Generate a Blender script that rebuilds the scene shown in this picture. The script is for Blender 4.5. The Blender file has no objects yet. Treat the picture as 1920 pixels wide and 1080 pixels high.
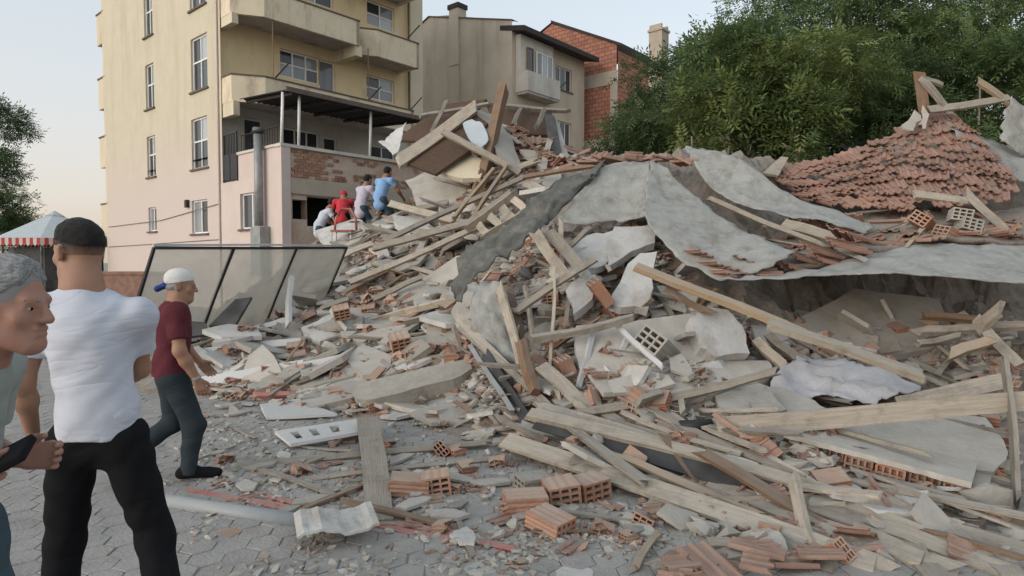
import bpy, bmesh, math, random
import numpy as np
from mathutils import Vector, Matrix, Quaternion
from mathutils.bvhtree import BVHTree
R = math.radians
random.seed(11); rng = np.random.default_rng(11)
scene = bpy.context.scene; C = scene.collection

# ---------------------------------------------------------------- camera, sky, sun, exposure
F = 1200.0; CZ = 1.65; PT = math.atan(50 / 1200)
cam = bpy.data.cameras.new('camera'); camo = bpy.data.objects.new('camera', cam); C.objects.link(camo)
cam.lens = 22.5; cam.sensor_width = 36; cam.clip_end = 2000; cam.clip_start = 0.05
camo.location = (0, 0, CZ); camo.rotation_euler = (math.pi / 2 - PT, 0, 0); scene.camera = camo
SUN_EL, SUN_AZ = R(11), R(-128)            # low evening sun behind the camera to the left (azimuth from +Y, clockwise)
world = bpy.data.worlds.new('World'); scene.world = world; world.use_nodes = True
wn = world.node_tree; wn.nodes.clear()
sky = wn.nodes.new('ShaderNodeTexSky'); sky.sky_type = 'NISHITA'; sky.sun_disc = False
sky.sun_elevation = SUN_EL; sky.sun_rotation = SUN_AZ; sky.air_density = 1.0; sky.dust_density = 2.5; sky.ozone_density = 2.0
hs = wn.nodes.new('ShaderNodeHueSaturation'); hs.inputs['Saturation'].default_value = 0.6
bg = wn.nodes.new('ShaderNodeBackground'); bg.inputs['Strength'].default_value = 0.15
wo = wn.nodes.new('ShaderNodeOutputWorld')
hzmix = wn.nodes.new('ShaderNodeMix'); hzmix.data_type = 'RGBA'; hzmix.inputs[0].default_value = 0.6;    # thin even evening cloud over the clear sky
tcw = wn.nodes.new('ShaderNodeTexCoord'); sxw = wn.nodes.new('ShaderNodeSeparateXYZ'); rw = wn.nodes.new('ShaderNodeValToRGB')
rw.color_ramp.elements[0].position = 0.0; rw.color_ramp.elements[0].color = (1.0, .80, .66, 1); rw.color_ramp.elements[1].position = .42; rw.color_ramp.elements[1].color = (.84, .94, .99, 1)
e_ = rw.color_ramp.elements.new(.11); e_.color = (.99, .87, .77, 1); e_ = rw.color_ramp.elements.new(.24); e_.color = (.92, .92, .90, 1)
sw = wn.nodes.new('ShaderNodeVectorMath'); sw.operation = 'SCALE'; sw.inputs['Scale'].default_value = 3.3
wn.links.new(tcw.outputs['Generated'], sxw.inputs[0]); wn.links.new(sxw.outputs['Z'], rw.inputs[0]); wn.links.new(rw.outputs[0], sw.inputs[0]); wn.links.new(sw.outputs[0], hzmix.inputs[7])
wn.links.new(sky.outputs[0], hs.inputs['Color']); wn.links.new(hs.outputs[0], hzmix.inputs[6]); wn.links.new(hzmix.outputs[2], bg.inputs['Color']); wn.links.new(bg.outputs[0], wo.inputs[0])
sun = bpy.data.lights.new('sun', 'SUN'); suno = bpy.data.objects.new('sun', sun); C.objects.link(suno)
sun.energy = 0.8; sun.angle = R(60); sun.color = (1.0, 0.93, 0.86)
sd = Vector((math.sin(SUN_AZ) * math.cos(SUN_EL), math.cos(SUN_AZ) * math.cos(SUN_EL), math.sin(SUN_EL)))
suno.rotation_euler = sd.to_track_quat('Z', 'Y').to_euler()
vs = scene.view_settings; vs.view_transform = 'Standard'; vs.look = 'None'; vs.exposure = 0.96; vs.gamma = 1.0; vs.use_curve_mapping = False

# ---------------------------------------------------------------- helpers
def ray(px, py):
    x = (px - 960) / F; y = -(py - 540) / F; c, s = math.cos(PT), math.sin(PT)
    return Vector((x, c + s * y, -s + c * y))
def P(px, py, d):
    r = ray(px, py); t = d / r.y
    return Vector((r.x * t, d, CZ + r.z * t))
def G(px, py, z=0.0):
    r = ray(px, py); t = (z - CZ) / r.z
    return Vector((r.x * t, r.y * t, z))
def tag(o, label=None, cat=None, group=None, kind=None):
    if label: o['label'] = label
    if cat: o['category'] = cat
    if group: o['group'] = group
    if kind: o['kind'] = kind
    return o
def empty(name, loc=(0, 0, 0), rz=0):
    o = bpy.data.objects.new(name, None); C.objects.link(o); o.location = loc; o.rotation_euler = (0, 0, rz)
    o.empty_display_size = 0.1
    return o
def mobj(name, me, mat=None, parent=None):
    o = bpy.data.objects.new(name, me); C.objects.link(o)
    if mat is not None and len(me.materials) == 0: me.materials.append(mat)
    if parent is not None: o.parent = parent
    return o
def pydata(name, v, f, mat=None, smooth=False):
    me = bpy.data.meshes.new(name); me.from_pydata([tuple(a) for a in v], [], [tuple(a) for a in f]); me.update()
    if mat is not None: me.materials.append(mat)
    if smooth: me.shade_smooth()
    return me
class MB:
    def __init__(s): s.v = []; s.f = []
    def add(s, v, f):
        n = len(s.v); s.v += [tuple(a) for a in v]; s.f += [tuple(i + n for i in q) for q in f]; return s
    def box(s, a, b):
        (x0, y0, z0), (x1, y1, z1) = a, b
        x0, x1 = min(x0, x1), max(x0, x1); y0, y1 = min(y0, y1), max(y0, y1); z0, z1 = min(z0, z1), max(z0, z1)
        return s.add([(x0, y0, z0), (x1, y0, z0), (x1, y1, z0), (x0, y1, z0), (x0, y0, z1), (x1, y0, z1), (x1, y1, z1), (x0, y1, z1)],
                     [(3, 2, 1, 0), (4, 5, 6, 7), (0, 1, 5, 4), (1, 2, 6, 5), (2, 3, 7, 6), (3, 0, 4, 7)])
    def tube(s, pts, r, n=8, r1=None):
        pts = [Vector(p) for p in pts]; rings = []
        for i, p in enumerate(pts):
            t = (pts[min(i + 1, len(pts) - 1)] - pts[max(i - 1, 0)]).normalized()
            a = t.orthogonal().normalized() if abs(t.z) > .9 else t.cross(Vector((0, 0, 1))).normalized(); b = t.cross(a)
            rr = r if r1 is None else r + (r1 - r) * i / (len(pts) - 1)
            rings.append([p + (a * math.cos(k * 2 * math.pi / n) + b * math.sin(k * 2 * math.pi / n)) * rr for k in range(n)])
        v = [q for ring in rings for q in ring]; f = []
        for i in range(len(pts) - 1):
            for k in range(n):
                f.append((i * n + k, i * n + (k + 1) % n, (i + 1) * n + (k + 1) % n, (i + 1) * n + k))
        f.append(tuple(range(n))[::-1]); f.append(tuple((len(pts) - 1) * n + k for k in range(n)))
        return s.add(v, f)
    def prism(s, poly, z0, z1):      # poly in XY
        n = len(poly)
        return s.add([(x, y, z0) for x, y in poly] + [(x, y, z1) for x, y in poly],
                     [tuple(range(n))[::-1], tuple(range(n, 2 * n))] + [(i, (i + 1) % n, n + (i + 1) % n, n + i) for i in range(n)])
    def mesh(s, name, mat=None, smooth=False):
        me = pydata(name, s.v, s.f, mat, smooth)
        bm = bmesh.new(); bm.from_mesh(me); bmesh.ops.recalc_face_normals(bm, faces=bm.faces); bm.to_mesh(me); bm.free()
        return me
    def build(s, name, mat, parent=None, smooth=False): return mobj(name, s.mesh(name, mat, smooth), None, parent)

# ---------------------------------------------------------------- materials
def srgb(r, g, b):
    f = lambda c: ((c / 255 + .055) / 1.055) ** 2.4 if c / 255 > .04045 else c / 255 / 12.92
    return (f(r), f(g), f(b))
MATS = {}
def material(name, c1, c2=None, scale=6, rough=.8, bump=.3, bscale=None, dust=0.0, rand=.15, stretch=None, metal=0.0, spec=.3,
             dustcol=(.36, .335, .30), detail=6, stain=None, stainscale=1.2, coord='Object', brick=None, c3=None, stainz=.35):
    m = bpy.data.materials.new(name); m.use_nodes = True; nt = m.node_tree; N = nt.nodes.new; L = nt.links.new
    b = nt.nodes['Principled BSDF']; b.inputs['Roughness'].default_value = rough; b.inputs['Metallic'].default_value = metal
    b.inputs['Specular IOR Level'].default_value = spec
    c2 = c2 or tuple(x * .75 for x in c1)
    tc = N('ShaderNodeTexCoord'); vec = tc.outputs[coord]
    oi = N('ShaderNodeObjectInfo')
    off = N('ShaderNodeVectorMath'); off.operation = 'ADD'
    sc = N('ShaderNodeVectorMath'); sc.operation = 'SCALE'; sc.inputs['Scale'].default_value = 37.0
    cx = N('ShaderNodeCombineXYZ')
    for k in range(3): L(oi.outputs['Random'], cx.inputs[k])
    L(cx.outputs[0], sc.inputs[0]); L(vec, off.inputs[0]); L(sc.outputs[0], off.inputs[1])
    mp = N('ShaderNodeMapping'); L(off.outputs[0], mp.inputs[0])
    if stretch: mp.inputs['Scale'].default_value = stretch
    n1 = N('ShaderNodeTexNoise'); n1.inputs['Scale'].default_value = scale; n1.inputs['Detail'].default_value = detail; n1.inputs['Roughness'].default_value = .65
    L(mp.outputs[0], n1.inputs['Vector'])
    cr = N('ShaderNodeValToRGB'); cr.color_ramp.elements[0].position = .3; cr.color_ramp.elements[1].position = .7
    cr.color_ramp.elements[0].color = (*c2, 1); cr.color_ramp.elements[1].color = (*c1, 1)
    if c3:
        e = cr.color_ramp.elements.new(.5); e.color = (*c3, 1)
    L(n1.outputs['Fac'], cr.inputs[0]); col = cr.outputs[0]
    def mix(fac, a, bb, mode='MIX'):
        x = N('ShaderNodeMix'); x.data_type = 'RGBA'; x.blend_type = mode
        if isinstance(fac, (int, float)): x.inputs[0].default_value = fac
        else: L(fac, x.inputs[0])
        for sock, val in ((x.inputs[6], a), (x.inputs[7], bb)):
            if isinstance(val, tuple): sock.default_value = (*val, 1)
            else: L(val, sock)
        return x.outputs[2]
    if brick:
        bt = N('ShaderNodeTexBrick'); bt.inputs['Color1'].default_value = (1, 1, 1, 1); bt.inputs['Color2'].default_value = (.72, .72, .72, 1)
        bt.inputs['Mortar'].default_value = (*brick['mortar'], 1); bt.inputs['Scale'].default_value = 1
        bt.inputs['Brick Width'].default_value = brick['w']; bt.inputs['Row Height'].default_value = brick['h']; bt.inputs['Mortar Size'].default_value = brick['m']
        sb = N('ShaderNodeSeparateXYZ'); L(tc.outputs['Object'], sb.inputs[0]); ab = N('ShaderNodeMath'); L(sb.outputs['X'], ab.inputs[0]); L(sb.outputs['Y'], ab.inputs[1]); cb_ = N('ShaderNodeCombineXYZ'); L(ab.outputs[0], cb_.inputs[0]); L(sb.outputs['Z'], cb_.inputs[1]); L(cb_.outputs[0], bt.inputs['Vector'])
        col = mix(1.0, col, bt.outputs['Color'], 'MULTIPLY')
    if stain:
        n2 = N('ShaderNodeTexNoise'); n2.inputs['Scale'].default_value = stainscale; n2.inputs['Detail'].default_value = 8; n2.inputs['Roughness'].default_value = .7
        ms = N('ShaderNodeMapping'); ms.inputs['Scale'].default_value = (1, 1, stainz); L(off.outputs[0], ms.inputs[0]); L(ms.outputs[0], n2.inputs['Vector'])
        r2 = N('ShaderNodeValToRGB'); r2.color_ramp.elements[0].position = .5; r2.color_ramp.elements[1].position = .74
        L(n2.outputs['Fac'], r2.inputs[0]); col = mix(r2.outputs[0], col, stain)
    if rand:
        mr = N('ShaderNodeMapRange'); mr.inputs['To Min'].default_value = 1 - rand; mr.inputs['To Max'].default_value = 1 + rand
        L(oi.outputs['Random'], mr.inputs[0])
        cb = N('ShaderNodeVectorMath'); cb.operation = 'SCALE'; L(col, cb.inputs[0]); L(mr.outputs[0], cb.inputs['Scale']); col = cb.outputs[0]
    if dust:
        g = N('ShaderNodeNewGeometry'); sx = N('ShaderNodeSeparateXYZ'); L(g.outputs['Normal'], sx.inputs[0])
        n3 = N('ShaderNodeTexNoise'); n3.inputs['Scale'].default_value = 5; n3.inputs['Detail'].default_value = 7; L(off.outputs[0], n3.inputs['Vector'])
        a1 = N('ShaderNodeMath'); a1.operation = 'MULTIPLY_ADD'; L(sx.outputs['Z'], a1.inputs[0]); a1.inputs[1].default_value = .35; L(n3.outputs['Fac'], a1.inputs[2])
        r3 = N('ShaderNodeMapRange'); r3.inputs['From Min'].default_value = .35; r3.inputs['From Max'].default_value = .95; r3.inputs['To Max'].default_value = dust
        L(a1.outputs[0], r3.inputs[0]); col = mix(r3.outputs[0], col, dustcol)
    L(col, b.inputs['Base Color'])
    if bump:
        n4 = N('ShaderNodeTexNoise'); n4.inputs['Scale'].default_value = bscale or scale * 4; n4.inputs['Detail'].default_value = 6
        L(mp.outputs[0], n4.inputs['Vector'])
        bp = N('ShaderNodeBump'); bp.inputs['Strength'].default_value = bump; bp.inputs['Distance'].default_value = .02
        L(n4.outputs['Fac'], bp.inputs['Height']); L(bp.outputs[0], b.inputs['Normal'])
    MATS[name] = m; return m
M = MATS
WS = (0.6, 9, 9)
material('wood_pale', (.43, .375, .305), (.28, .235, .185), 5, .8, .5, 14, dust=.38, rand=.32, stretch=WS, stain=(.17, .14, .11), stainscale=5)
material('wood_grey', (.33, .295, .25), (.19, .165, .135), 5, .85, .5, 14, dust=.38, rand=.34, stretch=WS, stain=(.12, .10, .08), stainscale=5)
material('wood_brown', (.25, .15, .085), (.13, .075, .045), 5, .8, .4, 14, dust=.3, rand=.2, stretch=WS)
material('wood_fresh', (.40, .295, .19), (.27, .19, .12), 5, .75, .3, 14, dust=.45, rand=.15, stretch=WS)
material('tile', (.31, .175, .13), (.20, .11, .085), 7, .85, .35, 40, dust=.85, rand=.3, dustcol=(.34, .25, .20))
material('tile_roof', (.32, .165, .118), (.19, .10, .075), 6, .85, .35, 40, dust=.55, rand=.3, dustcol=(.36, .27, .22))
material('brick', (.38, .19, .12), (.27, .135, .09), 9, .9, .35, 40, dust=.72, rand=.25, dustcol=(.42, .36, .30))
material('plaster', (.47, .445, .405), (.32, .295, .26), 4, .9, .4, 25, dust=.35, rand=.15, stain=(.30, .26, .22))
material('plaster_white', (.58, .58, .57), (.42, .41, .39), 4, .85, .45, 25, dust=.35, rand=.12, stain=(.27, .235, .20), stainscale=2.6)
material('concrete', (.36, .335, .295), (.24, .22, .19), 5, .95, .6, 22, dust=.4, rand=.2)
material('rubble', (.15, .135, .115), (.065, .056, .048), 9, .95, .9, 26, dust=.5, rand=0, c3=(.18, .15, .125), stain=(.21, .13, .10), stainscale=3.0)  # rubble tone kept dark so gaps between the pieces read as deep shade
material('membrane', (.35, .35, .33), (.25, .25, .235), 7, .8, .35, 30, dust=.15, rand=.05, stain=(.14, .12, .10), stainscale=4.5, dustcol=(.44, .42, .38))
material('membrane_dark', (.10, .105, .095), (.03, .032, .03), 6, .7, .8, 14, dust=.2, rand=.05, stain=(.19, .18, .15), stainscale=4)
material('metal_black', (.035, .037, .04), (.02, .021, .023), 5, .45, .2, 20, dust=.08, rand=.1)
material('metal_dark', (.075, .08, .082), (.04, .042, .045), 5, .5, .2, 20, dust=.45, rand=.15, metal=.3)
material('metal_grey', (.30, .31, .315), (.2, .205, .21), 5, .5, .15, 20, dust=.35, rand=.15, metal=.4)
material('metal_white', (.60, .61, .62), (.48, .48, .48), 5, .5, .15, 20, dust=.35, rand=.1)
material('pvc', (.33, .36, .38), (.27, .29, .31), 3, .45, .1, 20, dust=.3, rand=.1)
material('red_plastic', (.42, .11, .085), (.28, .07, .06), 8, .6, .2, 20, dust=.45, rand=.1)
material('cloth_white', (.47, .47, .50), (.36, .36, .38), 5, .95, .4, 30, dust=.15, rand=.05, stain=(.38, .35, .33), stainscale=3)
material('board_dark', (.05, .053, .058), (.035, .036, .04), 5, .6, .15, 20, dust=.2, rand=.1)
material('paver', (.275, .265, .26), (.205, .197, .19), 2.5, .9, .5, 45, dust=.6, rand=.12, dustcol=(.38, .36, .33), stain=(.16, .15, .135), stainscale=3)
material('ground', (.30, .285, .26), (.2, .185, .165), 3, .95, .7, 30, dust=.5, rand=0, stain=(.17, .155, .14), stainscale=1.0)
material('facade_yellow', (.63, .56, .43), (.57, .50, .37), 1.2, .9, .12, 30, rand=0, stain=(.47, .39, .27), stainscale=.9)
material('facade_warm', (.74, .60, .38), (.66, .53, .33), 1.2, .9, .12, 30, rand=0, stain=(.47, .35, .2), stainscale=.9)
material('facade_pink', (.61, .52, .48), (.55, .46, .42), 1.0, .9, .12, 30, rand=0, stain=(.52, .42, .36), stainscale=.8)
material('parapet', (.70, .61, .46), (.62, .53, .39), 1.5, .9, .15, 30, rand=.03, stain=(.28, .22, .16), stainscale=1.4)
material('parapet_edge', (.17, .13, .11), (.1, .08, .07), 6, .9, .2, 30, rand=0)
material('soffit', (.50, .44, .40), (.40, .35, .32), 2, .9, .15, 30, rand=0, stain=(.2, .17, .15))
material('facade_tan', (.56, .49, .41), (.47, .405, .335), 1.0, .95, .2, 25, rand=0, stain=(.35, .30, .25), stainscale=1.0, stainz=.1)
material('facade_cream', (.58, .49, .38), (.5, .42, .33), 1.0, .9, .15, 25, rand=0, stain=(.42, .35, .28))
material('facade_white', (.60, .57, .52), (.5, .47, .43), 1.0, .9, .15, 25, rand=0, stain=(.42, .37, .32))
material('brick_far', (.50, .235, .165), (.40, .185, .13), 1.5, .95, .1, 20, rand=0, brick=dict(w=.42, h=.24, m=.03, mortar=(.55, .5, .45), rot=(math.pi / 2, 0, math.pi / 2)))
material('beam', (.47, .41, .33), (.38, .33, .27), 2, .95, .3, 20, rand=0)
material('brick_wall', (.56, .47, .40), (.46, .35, .28), 3.5, .95, .4, 25, rand=0, stain=(.45, .24, .15), stainscale=1.7)
material('mortar', (.44, .37, .31), (.36, .29, .24), 6, .95, .5, 30, rand=0)
material('window_frame', (.76, .76, .75), (.7, .7, .69), 3, .5, .05, 20, rand=.04)
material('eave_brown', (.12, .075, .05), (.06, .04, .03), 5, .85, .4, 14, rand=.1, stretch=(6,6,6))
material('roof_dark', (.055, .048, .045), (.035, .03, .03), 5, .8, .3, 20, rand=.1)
material('iron', (.03, .031, .033), (.02, .02, .022), 5, .5, .1, 20, rand=.05)
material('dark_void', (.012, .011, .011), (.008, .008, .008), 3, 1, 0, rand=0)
material('bark', (.34, .30, .24), (.20, .17, .13), 8, .95, .6, 20, rand=.15, stretch=(4, 4, .8))
material('awning_blue', (.48, .53, .56), (.42, .47, .5), 3, .7, .1, 20, rand=.05)
def glass(name, col, rough=.08):
    m = bpy.data.materials.new(name); m.use_nodes = True; b = m.node_tree.nodes['Principled BSDF']
    N = m.node_tree.nodes.new; L = m.node_tree.links.new
    oi = N('ShaderNodeObjectInfo'); mr = N('ShaderNodeMapRange'); mr.inputs['To Min'].default_value = .5; mr.inputs['To Max'].default_value = 1.5; L(oi.outputs['Random'], mr.inputs[0])
    v = N('ShaderNodeVectorMath'); v.operation = 'SCALE'; v.inputs[0].default_value = col; L(mr.outputs[0], v.inputs['Scale']); L(v.outputs[0], b.inputs['Base Color'])
    b.inputs['Roughness'].default_value = rough; b.inputs['Specular IOR Level'].default_value = .6
    MATS[name] = m
glass('pane_dark', (.045, .05, .055)); glass('pane_light', (.30, .32, .34))
gm = bpy.data.materials.new('pale_glass'); gm.use_nodes = True; MATS['pale_glass'] = gm
_nt = gm.node_tree; _b = _nt.nodes['Principled BSDF']; _t = _nt.nodes.new('ShaderNodeBsdfTransparent'); _t.inputs[0].default_value = (.97, .98, .97, 1)
_b.inputs['Base Color'].default_value = (.86, .85, .80, 1); _b.inputs['Roughness'].default_value = .3  # pale beige base stands in for the reflected building, with some dust
_n = _nt.nodes.new('ShaderNodeTexNoise'); _n.inputs['Scale'].default_value = 2.5; _n.inputs['Detail'].default_value = 6
_r = _nt.nodes.new('ShaderNodeMapRange'); _r.inputs['From Min'].default_value = .3; _r.inputs['From Max'].default_value = .75; _r.inputs['To Min'].default_value = .42; _r.inputs['To Max'].default_value = .60
_m = _nt.nodes.new('ShaderNodeMixShader'); _c = _nt.nodes.new('ShaderNodeTexCoord')
_nt.links.new(_c.outputs['Object'], _n.inputs['Vector']); _nt.links.new(_n.outputs['Fac'], _r.inputs[0]); _nt.links.new(_r.outputs[0], _m.inputs[0])
_nt.links.new(_t.outputs[0], _m.inputs[1]); _nt.links.new(_b.outputs[0], _m.inputs[2]); _nt.links.new(_m.outputs[0], _nt.nodes['Material Output'].inputs[0])
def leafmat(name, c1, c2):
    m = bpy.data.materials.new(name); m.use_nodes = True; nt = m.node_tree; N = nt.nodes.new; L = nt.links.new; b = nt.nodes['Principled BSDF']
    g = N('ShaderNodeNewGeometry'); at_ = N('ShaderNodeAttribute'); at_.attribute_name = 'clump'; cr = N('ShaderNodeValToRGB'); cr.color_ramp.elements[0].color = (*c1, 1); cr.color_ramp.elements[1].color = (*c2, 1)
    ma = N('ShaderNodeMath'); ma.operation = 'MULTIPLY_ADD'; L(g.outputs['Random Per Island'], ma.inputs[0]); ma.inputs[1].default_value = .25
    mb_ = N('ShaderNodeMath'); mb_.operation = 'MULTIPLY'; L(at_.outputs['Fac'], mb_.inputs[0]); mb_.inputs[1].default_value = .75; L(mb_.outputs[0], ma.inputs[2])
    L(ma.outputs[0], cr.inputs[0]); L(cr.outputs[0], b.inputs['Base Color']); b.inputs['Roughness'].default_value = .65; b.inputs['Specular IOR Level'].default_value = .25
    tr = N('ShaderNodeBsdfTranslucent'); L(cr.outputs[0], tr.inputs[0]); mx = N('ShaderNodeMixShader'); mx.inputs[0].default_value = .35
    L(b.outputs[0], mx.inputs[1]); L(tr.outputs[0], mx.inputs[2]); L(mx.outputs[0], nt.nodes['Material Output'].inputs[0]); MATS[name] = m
leafmat('leaf_mid', (.05, .088, .036), (.20, .27, .105))
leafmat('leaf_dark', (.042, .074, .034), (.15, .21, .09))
leafmat('leaf_bright', (.07, .11, .035), (.27, .31, .11))
# side wall paint: yellow above, pinkish repaint below, the two bleeding into each other
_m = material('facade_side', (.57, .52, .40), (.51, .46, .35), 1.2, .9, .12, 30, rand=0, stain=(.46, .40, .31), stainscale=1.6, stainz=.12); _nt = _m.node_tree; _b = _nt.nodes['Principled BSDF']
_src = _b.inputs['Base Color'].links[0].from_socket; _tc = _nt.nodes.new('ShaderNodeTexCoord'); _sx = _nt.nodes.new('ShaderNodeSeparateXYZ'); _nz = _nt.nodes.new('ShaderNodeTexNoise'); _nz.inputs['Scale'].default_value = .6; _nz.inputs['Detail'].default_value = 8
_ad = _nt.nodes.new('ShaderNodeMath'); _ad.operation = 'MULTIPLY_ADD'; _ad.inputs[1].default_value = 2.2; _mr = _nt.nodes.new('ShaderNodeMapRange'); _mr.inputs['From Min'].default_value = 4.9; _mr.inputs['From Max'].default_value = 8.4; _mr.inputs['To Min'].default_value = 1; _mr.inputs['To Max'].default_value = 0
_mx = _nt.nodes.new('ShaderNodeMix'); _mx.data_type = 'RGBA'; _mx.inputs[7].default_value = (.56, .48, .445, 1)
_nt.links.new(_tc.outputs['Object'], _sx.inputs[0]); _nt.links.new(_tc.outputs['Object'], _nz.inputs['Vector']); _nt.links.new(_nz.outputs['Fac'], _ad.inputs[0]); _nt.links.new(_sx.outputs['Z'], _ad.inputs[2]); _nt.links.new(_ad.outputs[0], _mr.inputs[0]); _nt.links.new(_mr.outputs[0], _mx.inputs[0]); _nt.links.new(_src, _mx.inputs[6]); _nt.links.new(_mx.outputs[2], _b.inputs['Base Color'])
# ---------------------------------------------------------------- ground and pavers
gme = MB().add([(-400, -200, 0), (400, -200, 0), (400, 900, 0), (-400, 900, 0)], [(0, 1, 2, 3)]).mesh('ground', M['ground'])
ground = tag(mobj('ground', gme), kind='structure')
def hexv(s, wob):
    pts = []
    for k in range(6):
        a = R(60 * k + 30); pts.append((math.cos(a) * s + random.uniform(-wob, wob), math.sin(a) * s + random.uniform(-wob, wob)))
    return pts
pv_meshes = []
for k in range(8):
    a = hexv(.104, .004); mb = MB(); n = 6
    top = [(x * .95, y * .95) for x, y in a]
    tilt = (random.uniform(-.012, .012), random.uniform(-.012, .012))
    v = [(x, y, .0) for x, y in a] + [(x, y, .017 + x * tilt[0] + y * tilt[1]) for x, y in a] + [(x, y, .022 + x * tilt[0] + y * tilt[1]) for x, y in top]
    f = [(i, (i + 1) % 6, 6 + (i + 1) % 6, 6 + i) for i in range(6)] + [(6 + i, 6 + (i + 1) % 6, 12 + (i + 1) % 6, 12 + i) for i in range(6)] + [tuple(range(12, 18))]
    pv_meshes.append(mb.add(v, f).mesh('paver', M['paver']))
cells = []
s3 = .104 * math.sqrt(3) + .004
for j in range(-10, 76):
    for i in range(-66, 66):
        x = (i + .5 * (j % 2)) * s3; y = 2.6 + j * s3 * .866
        ca, sa = math.cos(R(8)), math.sin(R(8))
        X, Y = x * ca - (y - 4) * sa, 4 + x * sa + (y - 4) * ca
        if Y < 2.2 or Y > 11 or abs(X) > Y * .85 + .3: continue
        px = 960 + F * X / Y; py = 490 + F * 1.65 / Y
        cells.append((X, Y, px, py))
def vis(c): return 250 < c[2] < 1330 and 800 < c[3] < 1090 and not (c[2] > 1000 and c[3] < 930)
near = sorted([c for c in cells if vis(c)], key=lambda c: c[1])[:300]
nset = set(near); rest = MB()
for k, c in enumerate(near):
    o = mobj('paver', pv_meshes[k % 8], None, ground); o.location = (c[0], c[1], -.013 + random.uniform(-.003, .003)); o.rotation_euler = (0, 0, R(8 + 60 * random.randint(0, 5)))
for c in cells:
    if c in nset: continue
    me = pv_meshes[random.randint(0, 7)]; a = R(8 + 60 * random.randint(0, 5)); ca, sa = math.cos(a), math.sin(a); dz = random.uniform(-.016, -.010)
    rest.add([(c[0] + v.co.x * ca - v.co.y * sa, c[1] + v.co.x * sa + v.co.y * ca, v.co.z + dz) for v in me.vertices], [tuple(p.vertices) for p in me.polygons])
tag(rest.build('paving', M['paver'], ground), kind='stuff')

# ---------------------------------------------------------------- buildings
UF = Vector((.651, .759, 0)); UL = Vector((-.759, .651, 0)); BRZ = math.atan2(.759, .651)
# local axes: +X along the front face (away to the right), +Y along the side face (away to the left)
def facade(name, mat, parent, axis, pos, span, zspan, holes, depth=.22):
    """wall sheet with real openings; axis 0: plane X=pos, runs along Y; axis 1: plane Y=pos, runs along X; outside is the negative side"""
    us = sorted({span[0], span[1]} | {h[0] for h in holes} | {h[1] for h in holes}); zs = sorted({zspan[0], zspan[1]} | {h[2] for h in holes} | {h[3] for h in holes})
    pt = (lambda u, z, d=0: (pos + d, u, z)) if axis == 0 else (lambda u, z, d=0: (u, pos + d, z))
    mb = MB()
    for a, b in zip(us, us[1:]):
        for c, d in zip(zs, zs[1:]):
            um, zm = (a + b) / 2, (c + d) / 2
            if any(h[0] < um < h[1] and h[2] < zm < h[3] for h in holes): continue
            mb.add([pt(a, c), pt(b, c), pt(b, d), pt(a, d)], [(0, 1, 2, 3)])
    for h in holes:
        for (a, c), (b, d) in (((h[0], h[2]), (h[1], h[2])), ((h[1], h[2]), (h[1], h[3])), ((h[1], h[3]), (h[0], h[3])), ((h[0], h[3]), (h[0], h[2]))):
            mb.add([pt(a, c), pt(b, d), pt(b, d, depth), pt(a, c, depth)], [(0, 1, 2, 3)])
    me = pydata(name, mb.v, mb.f, mat)
    return mobj(name, me, None, parent)
def window(parent, axis, pos, u0, u1, z0, z1, cols=2, transom=.0, pane='pane_dark', frame='window_frame', sill=True, depth=.10, fw=.055, name='window', rows=None, panes=None):
    bx = (lambda mb, a, b, c, d, e, f: mb.box((pos + e, a, c), (pos + f, b, d))) if axis == 0 else (lambda mb, a, b, c, d, e, f: mb.box((a, pos + e, c), (b, pos + f, d)))
    mb = MB(); d0, d1 = depth, depth + .06
    zs = [z0] + ([z0 + (z1 - z0) * transom] if transom else []) + [z1]
    us = [u0 + (u1 - u0) * k / cols for k in range(cols + 1)]
    bx(mb, u0, u1, z0, z0 + fw, d0, d1); bx(mb, u0, u1, z1 - fw, z1, d0, d1)
    for k, u in enumerate(us):
        a = u if k == 0 else (u - fw if k == cols else u - fw / 2); bx(mb, a, a + fw, z0 + fw, z1 - fw, d0 - .003, d1 - .003)
    if transom: bx(mb, u0 + fw, u1 - fw, zs[1] - fw / 2, zs[1] + fw / 2, d0 + .004, d1 - .01)
    w = mb.build(name, M[frame], parent)
    i = 0
    for a, b in zip(us, us[1:]):
        for c, d in zip(zs, zs[1:]):
            p = MB(); bx(p, a + .02, b - .02, c + .02, d - .02, d0 + .03, d0 + .042)
            pm = panes[i % len(panes)] if panes else pane; i += 1
            p.build('pane', M[pm], w)
    if sill:
        s = MB(); bx(s, u0 - .08, u1 + .08, z0 - .07, z0 - .003, -.07, d0); s.build('sill', M['parapet_edge'], w)
    return w
def box(name, mat, parent, a, b): return MB().box(a, b).build(name, M[mat], parent)

B1 = empty('apartment_building', (-9.983, 22.0, 0), BRZ)
tag(B1, 'tall yellow and pink apartment block with balconies at the left', 'building')
TOP = 17.5
side_w = [(5.5, 6.3, 2.86, 3.82, 2, 0), (5.45, 6.3, 5.04, 6.66, 2, .55), (5.45, 6.3, 7.75, 9.5, 2, .55), (5.45, 6.3, 10.6, 12.4, 2, .55),
          (.97, 2.25, 2.65, 3.85, 2, 0), (.87, 2.15, 4.97, 6.76, 2, .55), (.77, 2.07, 7.72, 9.6, 2, .55), (.8, 2.07, 10.6, 12.45, 2, .55)]
ZP = 5.3
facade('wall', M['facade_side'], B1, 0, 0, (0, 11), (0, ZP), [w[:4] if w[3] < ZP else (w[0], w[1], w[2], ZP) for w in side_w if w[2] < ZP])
facade('wall', M['facade_side'], B1, 0, 0, (0, 11), (ZP, TOP), [w[:4] if w[2] > ZP else (w[0], w[1], ZP, w[3]) for w in side_w if w[3] > ZP])
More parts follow.
